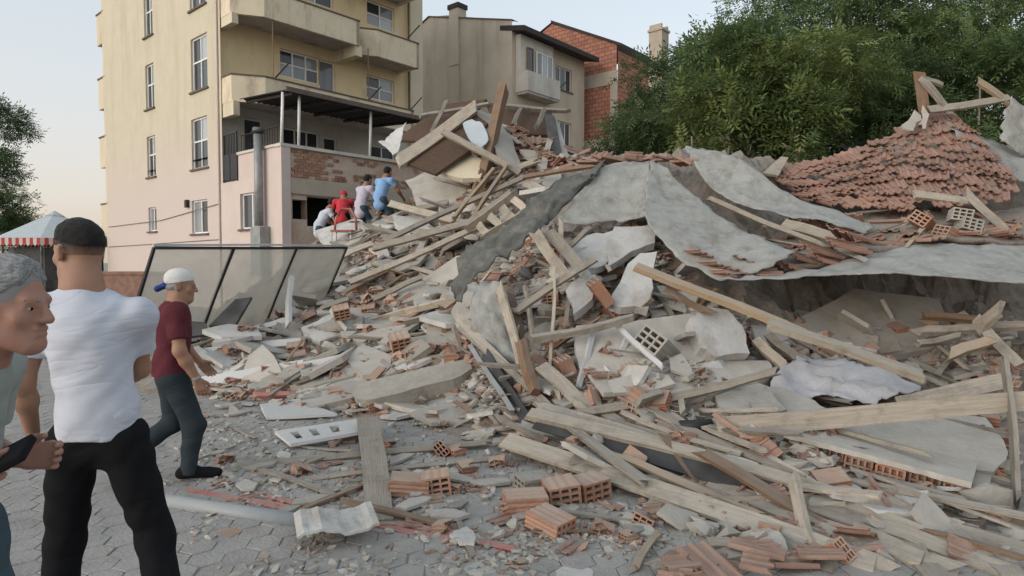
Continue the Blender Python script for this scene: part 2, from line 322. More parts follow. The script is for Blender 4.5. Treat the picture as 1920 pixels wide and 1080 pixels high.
for w in side_w: window(B1, 0, 0, *w[:4], cols=w[4], transom=w[5], panes=['pane_dark', 'pane_light', 'pane_dark', 'pane_dark', 'pane_light'], depth=.08)
front_w = [(2.3, 3.95, 8.45, 9.45, 3, .5), (3.95, 4.65, 7.3, 9.45, 1, 0), (6.14, 7.6, 8.4, 9.35, 2, .5), (6.2, 7.63, 11.4, 12.4, 2, .5), (2.3, 4.6, 11.5, 12.5, 3, .5),
           (2.4, 3.9, 5.6, 6.6, 3, 0), (4.1, 4.7, 5.4, 6.5, 1, 0), (.9, 1.6, 5.3, 6.7, 1, 0), (6.3, 7.6, 5.4, 6.5, 2, 0)]
facade('wall', M['facade_warm'], B1, 1, 0, (0, 9.0), (7, TOP), [w[:4] for w in front_w if w[2] > 7])
facade('wall', M['facade_white'], B1, 1, 0, (0, 9.0), (0, 7), [w[:4] for w in front_w if w[3] < 7])
for w in front_w: window(B1, 1, 0, *w[:4], cols=w[4], transom=w[5], sill=False, pane='pane_dark', panes=['pane_light', 'pane_dark', 'pane_light'] if w[2] > 7 else ['pane_dark'])
box('wall', 'facade_yellow', B1, (8.996, .01, 0), (9.05, 11, TOP)); box('wall', 'facade_yellow', B1, (0, 11, 0), (9.05, 11.2, TOP)); box('roof', 'concrete', B1, (-.2, -.2, TOP), (9.2, 11.3, TOP + .25))
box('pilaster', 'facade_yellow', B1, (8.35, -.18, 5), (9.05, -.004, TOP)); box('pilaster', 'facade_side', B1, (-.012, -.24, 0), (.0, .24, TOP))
def balcony(ztop, zbot, x0, x1, y, parent=B1):
    b = MB(); t = .14
    cut = .9                                    # chamfered left corner
    pts = [(x0, .0), (x0, y + .55), (x0 + cut, y), (x1, y), (x1, 0)]
    for (ax, ay), (bx_, by) in zip(pts, pts[1:]):
        n = Vector((by - ay, ax - bx_)).normalized() * t
        v = [(ax, ay), (bx_, by), (bx_ + n.x * -1, by + n.y * -1), (ax - n.x, ay - n.y)]
        b.prism(v, zbot, ztop)
    o = b.build('balcony', M['parapet'], parent)
    e = MB()
    for (ax, ay), (bx_, by) in zip(pts, pts[1:]):
        n = Vector((by - ay, ax - bx_)).normalized()
        v = [(ax + n.x * .03, ay + n.y * .03), (bx_ + n.x * .03, by + n.y * .03), (bx_ - n.x * .17, by - n.y * .17), (ax - n.x * .17, ay - n.y * .17)]
        e.prism(v, ztop + .003, ztop + .05)
    e.build('coping', M['parapet_edge'], o)
    f = MB().prism([(x0 + .02, -.003), (x0 + .02, y + .57), (x0 + cut, y + .03), (x1 - .02, y + .03), (x1 - .02, -.003)], zbot + .06, zbot + .2)
    f.build('floor_slab', M['soffit'], o)
    return o
balcony(7.82, 6.95, .02, 7.4, -1.46); balcony(10.72, 9.82, .02, 4.75, -1.46); balcony(10.72, 9.72, 4.85, 7.9, -1.25); balcony(13.6, 12.7, .02, 4.75, -1.46); balcony(13.6, 12.6, 4.85, 7.9, -1.25)
box('beam', 'parapet', B1, (4.6, -1.4, 9.45), (4.9, -.003, 9.85)); box('beam', 'facade_yellow', B1, (.03, -1.0, 9.5), (.25, -.003, 9.85)); box('beam', 'facade_yellow', B1, (.03, -1.0, 6.5), (.25, -.003, 6.98))
for zz in (2.9, 5.95, 8.6, 11.5):                                    # small balconies at the far corner
    o = box('balcony', 'facade_yellow', B1, (.03, 11.0, zz), (2.0, 11.95, zz + 1.35)); box('coping', 'parapet_edge', o, (.0, 11.0, zz + 1.353), (2.03, 11.99, zz + 1.42))
# terrace annex in front of the block
A1 = 'facade_pink'
aw = (-2.72, -1.45, 2.7, 3.85)
facade('annex_wall', M[A1], B1, 0, -.02, (-4.0, -.02), (0, 4.3), [aw]); facade('annex_wall', M[A1], B1, 0, -.02, (-4.0, -1.35), (4.3, 5.12), [])
window(B1, 0, -.02, *aw, cols=2, pane='pane_dark', panes=['pane_light', 'pane_dark'])
fr = facade('annex_wall', M['brick_wall'], B1, 1, -4.0, (-.02, 6.2), (0, 5.1), [(.35, .85, 2.95, 3.55), (.85, 2.6, 2.75, 3.68)], depth=.35)
box('beam', 'beam', B1, (-.03, -4.06, 3.72), (6.2, -4.004, 4.2)); box('pilaster', 'facade_pink', B1, (-.04, -4.08, 0), (.26, -4.006, 5.1))
box('coping', 'facade_white', B1, (-.07, -4.1, 5.103), (6.2, -3.8, 5.2)); box('coping', 'facade_white', B1, (-.07, -3.797, 5.12), (.15, -1.36, 5.2))
box('terrace_floor', 'soffit', B1, (0, -3.99, 4.15), (6.2, -.01, 4.3)); box('shade_backing', 'dark_void', B1, (.02, -3.2, 0), (6.2, -3.1, 4.1)); box('annex_wall', 'facade_white', B1, (6.2, -4, 0), (6.35, 0, 5.1))  # near-black backing stands in for the shade inside the annex openings
bm_ = [pydata('brick', MB().box((-.093, -.02, -.043), (.093, .02, .043)).v, MB().box((-.093, -.02, -.043), (.093, .02, .043)).f, M['brick'])]
for r_ in range(9):                                                  # bricks showing where the render has come off
    for c_ in range(7):
        x = .42 + c_ * .2 + (.1 if r_ % 2 else 0); z = 4.28 + r_ * .093
        lim = 1.75 - .12 * abs(r_ - 5) + random.uniform(-.15, .15)
        if x > lim or (r_ < 2 and random.random() < .6) or x < .32 + random.uniform(0, .25): continue
        o = mobj('brick', bm_[0], None, fr); o.location = (x, -4.012, z)
for k in range(95):
    x = random.uniform(.4, 5.4); z = random.choice([3.62, 3.7 - .19, 4.28, 4.37, 4.47, 4.56, 4.9, 4.99]); 
    if .3 < x < 2.7 and z < 3.7: continue
    o = mobj('brick', bm_[0], None, fr); o.location = (x, -4.01 if z > 4.2 else -4.012, z)
cano = MB()
for k in range(26):
    x0 = .0 + k * .215; cano.add([(x0, -4.35, 6.74), (x0 + .11, -4.35, 6.78), (x0 + .215, -4.35, 6.74), (x0 + .215, -1.5, 6.93), (x0 + .11, -1.5, 6.97), (x0, -1.5, 6.93)], [(0, 1, 4, 5), (1, 2, 3, 4)])
co = cano.build('terrace_canopy', M['roof_dark'], B1); so = co.modifiers.new('s', 'SOLIDIFY'); so.thickness = .03
box('fascia', 'parapet_edge', co, (-.03, -4.42, 6.68), (5.62, -4.36, 6.82))
for k in range(5): MB().add([(.2 + k * 1.25, -4.3, 6.62), (.28 + k * 1.25, -4.3, 6.62), (.28 + k * 1.25, -1.5, 6.82), (.2 + k * 1.25, -1.5, 6.82), (.2 + k * 1.25, -4.3, 6.70), (.28 + k * 1.25, -4.3, 6.70), (.28 + k * 1.25, -1.5, 6.90), (.2 + k * 1.25, -1.5, 6.90)], [(3, 2, 1, 0), (4, 5, 6, 7), (0, 1, 5, 4), (1, 2, 6, 5), (2, 3, 7, 6), (3, 0, 4, 7)]).build('rafter', M['roof_dark'], co)
for x in (.03, .58, 3.25, 5.4): MB().tube([(x, -4.02 if x > .1 else -3.98, 5.2), (x, -4.1, 6.7)], .045, 8).build('canopy_post', M['window_frame'], B1, True)
pp = MB().tube([(-.22, -3.05, 2.75), (-.22, -3.05, 5.55)], .13, 12).build('flue_pipe', M['metal_grey'], B1, True); MB().tube([(-.22, -3.05, 5.6), (-.22, -3.05, 5.75)], .19, 12, .15).build('cowl', M['metal_dark'], pp, True)
box('meter_box', 'metal_grey', B1, (-.36, -3.35, 1.2), (-.03, -2.75, 2.72))
gt = MB()
for k in range(2): gt.box((-.06, -1.3 + k * .44, 4.36), (-.03, -.9 + k * .44, 5.2))
for k in range(9): gt.box((-.055, -1.31 + k * .108, 5.2), (-.035, -1.29 + k * .108, 5.85))
gt.box((-.065, -1.34, 5.85), (-.025, -.42, 5.91)); gt.box((-.065, -1.36, 4.3), (-.025, -1.31, 5.9)); gt.box((-.065, -.46, 4.3), (-.025, -.41, 5.9)); gt.build('iron_gate', M['iron'], B1)
rl = MB(); rl.tube([(.06, -1.4, 5.75), (.06, -3.9, 5.75)], .02, 6)
for k in range(17): rl.tube([(.06, -1.45 - k * .15, 5.2), (.06, -1.45 - k * .15, 5.75)], .011, 5)
rl.build('railing', M['iron'], B1)
MB().tube([(-.05, -.06, 0), (-.05, -.06, TOP)], .035, 8).build('drain_pipe', M['facade_pink'], B1, True); MB().tube([(8.2, -.24, 7.0), (8.2, -.24, TOP)], .04, 6).build('drain_pipe', M['parapet_edge'], B1, True)
for z0, z1 in ((3.2, 3.62), (2.3, 2.4)): MB().tube([(-.03, 10.9, z0), (-.03, 5, z0 + .05), (-.03, 0, z1)], .012, 5).build('wall_cable', M['metal_dark'], B1)
for x, z in ((1.3, 7.86), (5.2, 7.86), (7.3, 7.86), (7.2, 10.76)): MB().tube([(x, -1.35, z), (x + .35, -1.7, z + .55)], .025, 6).build('awning_arm', M['iron'], B1)
for x in (1.25, 5.2): MB().tube([(x, -1.38, 7.85), (x, -1.38, 9.85)], .02, 6).build('awning_cord', M['wood_brown'], B1)
box('wall_lamp', 'iron', B1, (-.12, 2.42, 3.62), (-.02, 2.6, 3.9))

# tan house beyond
B2 = empty('tan_house', (0, 33, 0), BRZ); tag(B2, 'tan plastered house with blank side wall, behind the wreckage peak', 'building')
gab = MB().add([(0, 0, 0), (0, 9.6, 0), (0, 9.6, 14.2), (0, 6.2, 15.54), (0, 4.8, 15.3), (0, 0, 13.85)], [(0, 1, 2, 3, 4, 5)]); gab.build('wall', M['facade_tan'], B2)
cp = MB().add([(-.08, -.05, 13.86), (-.08, 6.2, 15.55), (-.08, 9.6, 14.22), (.4, 9.6, 14.22), (.4, 6.2, 15.55), (.4, -.05, 13.86), (-.08, -.05, 13.90), (-.08, 6.2, 15.59), (-.08, 9.6, 14.26), (.4, 9.6, 14.26), (.4, 6.2, 15.59), (.4, -.05, 13.90)],
    [(0, 1, 7, 6), (1, 2, 8, 7), (6, 7, 10, 11), (7, 8, 9, 10), (0, 6, 11, 5)]); cp.build('coping', M['parapet_edge'], B2)
ch = box('chimney', 'facade_tan', B2, (-.14, 3.75, 12.4), (.5, 4.45, 15.45)); box('chimney_cap', 'roof_dark', ch, (-.2, 3.68, 15.453), (.55, 4.52, 15.7))
box('chimney_pilaster', 'facade_tan', B2, (-.1, 3.76, 0), (-.003, 4.44, 12.39))
fw_ = [(3.7, 5.25, 11.25, 12.5, 3), (.75, 1.25, 11.35, 12.65, 1), (1.5, 2.9, 11.35, 12.6, 3), (3.7, 5.2, 8.2, 9.5, 3)]
facade('wall', M['facade_cream'], B2, 1, 0, (0.003, 6.5), (0, 13.3), [w[:4] for w in fw_ if w[0] > 3])
bay = box('bay', 'facade_white', B2, (.3, -.8, 10.3), (3.05, -.004, 11.3)); box('bay_soffit', 'soffit', bay, (.35, -.75, 10.18), (3.0, -.01, 10.297))
box('bay_wall', 'facade_white', B2, (.3, -.32, 11.303), (3.05, -.005, 13.2))
for w in fw_:
    if w[0] > 3: window(B2, 1, 0, *w[:4], cols=w[4], pane='pane_dark')
    else: window(B2, 1, -.42, *w[:4], cols=w[4], pane='pane_dark' if w[4] == 1 else 'pane_light', frame='wood_brown' if w[4] == 1 else 'window_frame', sill=False, depth=.0)
MB().add([(-.1, -.9, 13.15), (6.7, -.9, 13.15), (6.7, 6, 14.7), (.3, 6, 14.7), (-.1, -.9, 13.4), (6.7, -.9, 13.4), (6.7, 6, 15.0), (.3, 6, 15.0)], [(0, 1, 5, 4), (4, 5, 6, 7), (3, 2, 1, 0), (1, 2, 6, 5), (0, 4, 7, 3)]).build('roof', M['roof_dark'], B2)
MB().tube([(2.95, -.75, 10.9), (3.6, -1.0, 11.5)], .03, 6).build('pole', M['iron'], B2)
# brick house
B3 = empty('brick_house', (6.088, 37.5, 0), BRZ); tag(B3, 'unplastered red brick house with concrete beam, left of the trees', 'building')
MB().add([(0, 0, 0), (0, 7, 0), (0, 7, 15.4), (0, 4.75, 16.45), (0, .05, 14.3)], [(0, 1, 2, 3, 4)]).build('wall', M['brick_far'], B3)
box('beam', 'beam', B3, (-.06, -.02, 11.95), (-.004, 7, 12.72)); box('beam', 'beam', B3, (-.06, -.02, 8.3), (-.004, 7, 8.9)); box('column', 'beam', B3, (-.07, -.05, 0), (-.005, .42, 11.94))
facade('wall', M['brick_far'], B3, 1, -.04, (0, 9), (0, 13.8), [])
MB().add([(-.1, -.3, 14.0), (-.1, 4.75, 16.5), (-.1, 7.2, 15.5), (9, 7.2, 15.5), (9, 4.75, 16.5), (9, -.3, 14.0), (-.1, -.3, 14.16), (-.1, 4.75, 16.66), (9, 4.75, 16.66), (9, -.3, 14.16)], [(0, 5, 9, 6), (6, 9, 8, 7), (0, 6, 7, 1), (0, 1, 4, 5), (1, 2, 3, 4)]).build('roof', M['roof_dark'], B3)
ct = empty('chimney_stack', tuple(P(1235, 90, 30)[:2]) + (0,), BRZ); tag(ct, 'pale square chimney stack standing up above the tree line', 'chimney')
zt = P(1235, 62, 30).z
box('shaft', 'beam', ct, (-.33, -.33, 0), (.33, .33, zt)); box('cap', 'beam', ct, (-.38, -.38, zt), (.38, .38, zt + .1))
for k in (-1, 1): box('horn', 'beam', ct, (k * .28 - .06, -.3, zt + .103), (k * .28 + .06, .3, zt + .3))
# ---------------------------------------------------------------- the heap: a height field of broken masonry
ctrl = []
def cp3(*a):
    for q in a: ctrl.append(P(*q))
cp3((1600,900,4.4),(1450,850,4.75),(1850,905,4.5),(1700,800,5.3),(1300,745,5.7),(1500,725,6.2),(1800,705,6.5),(1900,640,7.5),(1650,600,8.5),(1480,575,8),(1350,650,6.8),(1350,545,7.5),
    (1200,650,6.7),(1200,545,7.4),(1150,455,8.0),(1050,610,6.9),(1050,710,6.2),(1000,530,7.7),(950,630,7.1),(930,770,6.2),(1060,795,5.6),(900,650,7.5),(860,725,7),(800,670,8),(750,610,9.2),
    (650,640,8.8),(600,672,8.4),(550,628,9.3),(450,652,9),(380,678,8.6),(560,710,7.9),(700,705,7.7),(470,705,8.2),(700,550,10.5),(800,510,10.8),(900,470,10.6),(950,410,11),(850,440,12),(700,460,13),(640,470,14),(600,450,16),(750,400,14.6),
    (850,360,13.9),(900,300,14.1),(950,260,14.3),(1050,290,13.6),(1100,310,12.2),(1200,310,10.5),(1300,310,10.2),(1400,340,10),(1300,410,9),(1450,440,8.6),(1500,350,10.7),(1650,330,10.9),(1750,275,11.2),
    (1850,285,11.2),(1920,280,11.2),(2100,280,11.2),(1620,560,9.6),(1780,555,9.8),(1900,555,9.8),(2050,560,9.8),(1700,470,10.2),(1850,460,10.2),(2050,470,10.2),(2050,650,7.3),(2050,820,5.3),(2000,930,4.5),(1150,850,5.0),(1350,900,4.6))
for q in [(1300,1030),(1600,1075),(1900,1090),(1150,965),(1000,890),(900,850),(700,808),(500,785),(400,755),(300,745),(200,735)]: ctrl.append(G(*q))
ctrl = [tuple(c) for c in ctrl]
for x in np.arange(-8, 9, 1.5): ctrl += [(x, 2.2, 0.0), (x, 3.0 if x < 2 else 2.8, 0.0)]
for x, y, z in [(-8,6,0),(-8,8,0),(-8,11,0),(-7,14,.2),(-5.5,11,.1),(-4,4.5,0),(-2,5,0),(-1,5.2,0),(-4,6.5,0),(-3,3.5,0),(-6,17,.8),(-3,18,2.2),(0,18,3.2),(3,15,2.4),(6,14,2.4),(9,13.5,2.4),(12,13,2.2),(6,17,1.2),(0,21,1.2),(9,17,1.2),(10,4,0),(7,3,.0),(12,9,2)]: ctrl.append((x, y, z))
ctrl = np.array(ctrl)
_d = np.sqrt(((ctrl[:, None, :2] - ctrl[None, :, :2]) ** 2).sum(-1) + .04); _w = np.linalg.solve(_d + np.eye(len(ctrl)) * 1e-3, ctrl[:, 2])
_VG = {}
def vnoise(x, y, s, seed):
    g = _VG.setdefault(seed, None)
    if g is None: g = _VG[seed] = np.random.default_rng(seed).random((64, 64))
    x = x * s; y = y * s
    xi = np.floor(x).astype(int); yi = np.floor(y).astype(int); fx = x - xi; fy = y - yi
    fx = fx * fx * (3 - 2 * fx); fy = fy * fy * (3 - 2 * fy)
    a = g[xi % 64, yi % 64]; b = g[(xi + 1) % 64, yi % 64]; c = g[xi % 64, (yi + 1) % 64]; d = g[(xi + 1) % 64, (yi + 1) % 64]
    return (a * (1 - fx) + b * fx) * (1 - fy) + (c * (1 - fx) + d * fx) * fy - .5
HX = np.arange(-7.5, 13.0, .075); HY = np.arange(2.4, 20.5, .075)
gx, gy = np.meshgrid(HX, HY)
gz = np.zeros_like(gx)
for (cx_, cy_, _), w_ in zip(ctrl, _w): gz += w_ * np.sqrt((gx - cx_) ** 2 + (gy - cy_) ** 2 + .04)
amp = np.clip(gz / .5, 0, 1)
gz = gz + amp * (.34 * vnoise(gx, gy, 1.6, 1) + .26 * vnoise(gx, gy, 4.2, 2) + .16 * np.round(vnoise(gx, gy, 7.5, 3) * 4) / 4 + .07 * vnoise(gx, gy, 13.3, 4))
gz = np.where(gz < .03, -.06, gz)
nxh, nyh = len(HX), len(HY)
idx = np.arange(nxh * nyh).reshape(nyh, nxh)
quads = np.stack([idx[:-1, :-1], idx[:-1, 1:], idx[1:, 1:], idx[1:, :-1]], -1).reshape(-1, 4)
zq = gz.reshape(-1)[quads].max(1); quads = quads[zq > 0]
hv = np.stack([gx, gy, gz], -1).reshape(-1, 3)
used, inv = np.unique(quads, return_inverse=True)
hme = pydata('rubble_heap', hv[used], inv.reshape(-1, 4), M['rubble'])
heap = tag(mobj('rubble_heap', hme), 'dusty heap of crushed masonry and earth under all the wreckage', 'rubble', kind='stuff')
# broken roof deck bridging the cavity under the tiles
def catmull(pts, m):
    pts = np.array(pts, float); n = len(pts); out = []
    for i in range(n - 1):
        p0, p1, p2, p3 = pts[max(i - 1, 0)], pts[i], pts[i + 1], pts[min(i + 2, n - 1)]
        for k in range(m):
            t = k / m; out.append(.5 * ((2 * p1) + (-p0 + p2) * t + (2 * p0 - 5 * p1 + 4 * p2 - p3) * t * t + (-p0 + 3 * p1 - 3 * p2 + p3) * t ** 3))
    out.append(pts[-1]); return np.array(out)
dk = [[(1430,440,8.9),(1550,408,9.2),(1650,400,9.2),(1750,402,9.1),(1850,398,9.1),(1950,395,9.2),(2100,395,9.2)], [(1450,475,8.0),(1555,450,8.2),(1645,440,8.3),(1745,430,8.3),(1840,428,8.3),(1945,430,8.3),(2100,430,8.3)], [(1470,508,7.1),(1560,498,7.2),(1640,476,7.35),(1740,459,7.45),(1830,456,7.45),(1940,459,7.45),(2100,470,7.45)]]
DK = np.array([[tuple(P(*q)) for q in r_] for r_ in dk]); DK = np.array([catmull(r_, 10) for r_ in DK]); DK = np.array([catmull(DK[:, j], 10) for j in range(DK.shape[1])]).transpose(1, 0, 2)
DK[..., 2] += .10 * vnoise(DK[..., 0] + 30, DK[..., 1] + 30, 4.0, 77); ii = np.arange(DK.shape[0] * DK.shape[1]).reshape(DK.shape[:2]); dkf = np.stack([ii[:-1, :-1], ii[:-1, 1:], ii[1:, 1:], ii[1:, :-1]], -1).reshape(-1, 4)
dko = tag(mobj('roof_deck', pydata('roof_deck', DK.reshape(-1, 3), dkf.tolist(), M['rubble'], True)), 'sagging roof deck under the jumbled tiles, over the dark cavity', 'roof deck'); dko.modifiers.new('s', 'SOLIDIFY').thickness = .06
_bv = [tuple(v) for v in hv[used]]; _nb = len(_bv)
bvh = BVHTree.FromPolygons(_bv + [tuple(v) for v in DK.reshape(-1, 3)], [tuple(int(i) for i in q) for q in inv.reshape(-1, 4)] + [tuple(int(i) + _nb for i in q) for q in dkf])
def cast(px, py):
    r = ray(px, py).normalized(); h = bvh.ray_cast(Vector((0, 0, CZ)), r)
    if h[0] is not None: return h[0], h[1]
    if r.z < -.01:
        g = G(px, py)
        if g.y < 40: return g, Vector((0, 0, 1))
    return None, None
def at(q, off=.05):
    h, _ = cast(q[0], q[1])
    if len(q) > 2 and q[2]:
        d = q[2] if h is None else min(q[2], h.y - off)
    else: d = (h.y - off) if h is not None else 12
    return P(q[0], q[1], max(d, .8))
def hz(x, y):
    h = bvh.ray_cast(Vector((x, y, 30)), Vector((0, 0, -1)))
    return (h[0].z, h[1]) if h[0] is not None else (0.0, Vector((0, 0, 1)))

# ---------------------------------------------------------------- builders for wreckage
def beam_mesh(name, L, w, t, mat, seg=6, bow=0.0, jag=.03, taper=0):
    mb = MB(); rings = []
    ph = random.uniform(0, 6)
    for i in range(seg + 1):
        u = i / seg; x = (u - .5) * L; dz = bow * math.sin(u * math.pi) + .006 * math.sin(u * 7 + ph); dy = .008 * math.sin(u * 5 + ph * 2)
        ww = w * (1 - taper * u) / 2; e = []
        for sy, sz in ((-1, -1), (1, -1), (1, 1), (-1, 1)):
            jx = random.uniform(-jag, jag) * 1.7 if i in (0, seg) else 0
            e.append((x + jx, sy * (ww + random.uniform(-.003, .003)) + dy, sz * t / 2 + dz + random.uniform(-.002, .002)))
        rings.append(e)
    v = [p for r_ in rings for p in r_]; f = []
    for i in range(seg):
        for k in range(4): f.append((i * 4 + k, i * 4 + (k + 1) % 4, i * 4 + 4 + (k + 1) % 4, i * 4 + 4 + k))
    f += [(3, 2, 1, 0), tuple(seg * 4 + k for k in range(4))]
    return mb.add(v, f).mesh(name, mat)
def frame(p, q, roll):
    x = (q - p).normalized(); up = Vector((0, 0, 1))
    y = up.cross(x)
    y = Vector((1, 0, 0)) if y.length < .05 else y.normalized()
    z = x.cross(y)
    m = Matrix((x, y, z)).transposed() @ Matrix.Rotation(R(roll), 3, 'X')
    return m.to_4x4()
def plank(name, a, b, w, t, roll, mat, label, cat='plank', group=None, bow=0.0, off=.05, jag=.03, parent=None):
    p, q = at(a, off), at(b, off)
    L0 = (q - p).length; wd = mat.startswith('wood')
    o = mobj(name, beam_mesh(name, L0, w * (random.uniform(.9, 1.1) if wd else 1), t, M[mat], 8, bow or (random.gauss(0, .008) * L0 if wd else 0), jag * (random.choice((.5, 1, 2)) if wd else 1), random.uniform(0, .14) if wd else 0), None, parent)
    o.matrix_world = Matrix.Translation((p + q) / 2) @ frame(p, q, roll)
    if parent is None: tag(o, label, cat, group)
    return o
def tube(name, pts, r, mat, label, cat, group=None, n=8, off=.05):
    ps = [at(q, off) for q in pts]; c = sum(ps, Vector()) / len(ps)
    o = MB().tube([p - c for p in ps], r, n).build(name, M[mat], None, True); o.location = c
    return tag(o, label, cat, group)
def panel(name, pts, th, mat, label, cat='panel', group=None, jag=.0, off=.04, sub=3, parent=None):
    """flat broken piece with real thickness; outline through the given points"""
    ps = [at(q, off) for q in pts]; c = sum(ps, Vector()) / len(ps)
    n = Vector()
    for i in range(len(ps)): n += (ps[i] - c).cross(ps[(i + 1) % len(ps)] - c)
    n.normalize()
    if n.dot(Vector((0, 0, CZ)) - c) < 0: n = -n; ps.reverse()
    ps = [p - n * (p - c).dot(n) * .8 for p in ps]         # nearly flat
    out = []
    for i, p in enumerate(ps):
        q = ps[(i + 1) % len(ps)]
        for k in range(sub):
            e = p.lerp(q, k / sub)
            if jag and k: e = e + (c - e).normalized() * random.uniform(-jag, jag)
            out.append(e - c)
    k = len(out); v = out + [e - n * th + n.orthogonal() * random.uniform(-.3, .3) * jag for e in out]
    f = [tuple(range(k)), tuple(range(k, 2 * k))[::-1]] + [(i, (i + 1) % k, k + (i + 1) % k, k + i) for i in range(k)]
    me = MB().add(v, f).mesh(name, M[mat]); o = mobj(name, me, None, parent); o.location = c
    if parent is None: tag(o, label, cat, group)
    return o
def catmull(pts, m):
    pts = np.array(pts, float); n = len(pts); out = []
    for i in range(n - 1):
        p0, p1, p2, p3 = pts[max(i - 1, 0)], pts[i], pts[i + 1], pts[min(i + 2, n - 1)]
        for k in range(m):
            t = k / m; out.append(.5 * ((2 * p1) + (-p0 + p2) * t + (2 * p0 - 5 * p1 + 4 * p2 - p3) * t * t + (-p0 + 3 * p1 - 3 * p2 + p3) * t ** 3))
    out.append(pts[-1]); return np.array(out)
def sheet(name, rows, mat, label, cat='sheet', group=None, m=8, wr=.03, th=.012, seed=1, clamp=False, ws=3.0, fray=.0):
    W = np.array([[tuple(at(q, .03) if clamp else P(*q)) for q in r_] for r_ in rows])
    W = np.array([catmull(r_, m) for r_ in W]); W = np.array([catmull(W[:, j], m) for j in range(W.shape[1])]).transpose(1, 0, 2)
    nv, nu = W.shape[:2]
    du = np.gradient(W, axis=1); dv = np.gradient(W, axis=0); N = np.cross(du, dv); N /= np.linalg.norm(N, axis=-1, keepdims=True) + 1e-9
    s = W[..., 0] + W[..., 2] * .6; t = W[..., 1] + W[..., 2]
    W = W + N * (wr * .72 * (vnoise(s + 50, t + 50, ws, seed) + .6 * vnoise(s + 50, t + 50, ws * 2.7, seed + 1) + .35 * vnoise(s + t + 90, s - t + 90, ws * 5, seed + 2)) * 2)[..., None]
    W = W - N * (wr * 2.0 * np.clip(.12 - np.abs(vnoise(s + .7 * t + 70, s - .5 * t + 70, 1.7, seed + 8)), 0, 1) * 6 * .4)[..., None]
    for e0, e1 in ((W[0], W[1]), (W[-1], W[-2]), (W[:, 0], W[:, 1]), (W[:, -1], W[:, -2])):      # ragged edges
        dd = e0 - e1; dd = dd / (np.linalg.norm(dd, axis=-1, keepdims=True) + 1e-9); e0 += dd * (.07 * vnoise(e0[:, 0] * 1.0 + e0[:, 2] + 40, e0[:, 1] + 40, 6.5, seed + 4) + .05 * vnoise(e0[:, 0] + e0[:, 2] + 40, e0[:, 1] + 40, 17, seed + 6))[:, None]
    c = W.reshape(-1, 3).mean(0); W = W - c
    idx = np.arange(nu * nv).reshape(nv, nu); f = np.stack([idx[:-1, :-1], idx[:-1, 1:], idx[1:, 1:], idx[1:, :-1]], -1).reshape(-1, 4)
    me = pydata(name, W.reshape(-1, 3), f.tolist(), M[mat], True); o = mobj(name, me); o.location = c
    so = o.modifiers.new('thickness', 'SOLIDIFY'); so.thickness = th; so.offset = 0
    return tag(o, label, cat, group)
# tile meshes: ribbed interlocking clay tile, local X = length .40, Y = width .24
def tile_mesh(name, mat, x0=-.2, x1=.2, ragged=0.0, ylim=.12):
    prof = [(-.12, .0), (-.112, .022), (-.095, .024), (-.085, .006), (-.03, .002), (-.022, .02), (.0, .026), (.022, .02), (.03, .002), (.085, .004), (.1, .026), (.12, .024)]
    prof = [(min(y, ylim), z) for y, z in prof if y <= ylim + .02]; n = len(prof); mb = MB(); xs = [x0, (x0 + x1) / 2, x1]; v = []
    for i, x in enumerate(xs):
        for y, z in prof: v.append((x + (random.uniform(-ragged, ragged) if i == 2 else 0), y, z + (.006 if i == 0 else 0)))
    for i, x in enumerate(xs):
        for j, (y, z) in enumerate(prof): a = v[i * n + j]; v.append((a[0], a[1], a[2] - .014))
    f = []; o = 3 * n
    for i in range(2):
        for j in range(n - 1):
            a = i * n + j; f += [(a, a + 1, a + n + 1, a + n), (o + a + n, o + a + n + 1, o + a + 1, o + a)]
        f += [(i * n, i * n + n, o + i * n + n, o + i * n), (i * n + n - 1, o + i * n + n - 1, o + i * n + 2 * n - 1, i * n + 2 * n - 1)]
    for j in range(n - 1): f += [(j, o + j, o + j + 1, j + 1), (2 * n + j, 2 * n + j + 1, o + 2 * n + j + 1, o + 2 * n + j)]
    return mb.add(v, f).mesh(name, M[mat])
TILES = [tile_mesh('roof_tile', 'tile') for k in range(2)] + [tile_mesh('roof_tile', 'tile', -.2, random.uniform(0, .12), .04) for k in range(3)] + [tile_mesh('roof_tile', 'tile', -.2, .1, .05, .03)]
RTILES = [tile_mesh('roof_tile', 'tile_roof') for k in range(2)] + [tile_mesh('roof_tile', 'tile_roof', -.2, .1, .04)]
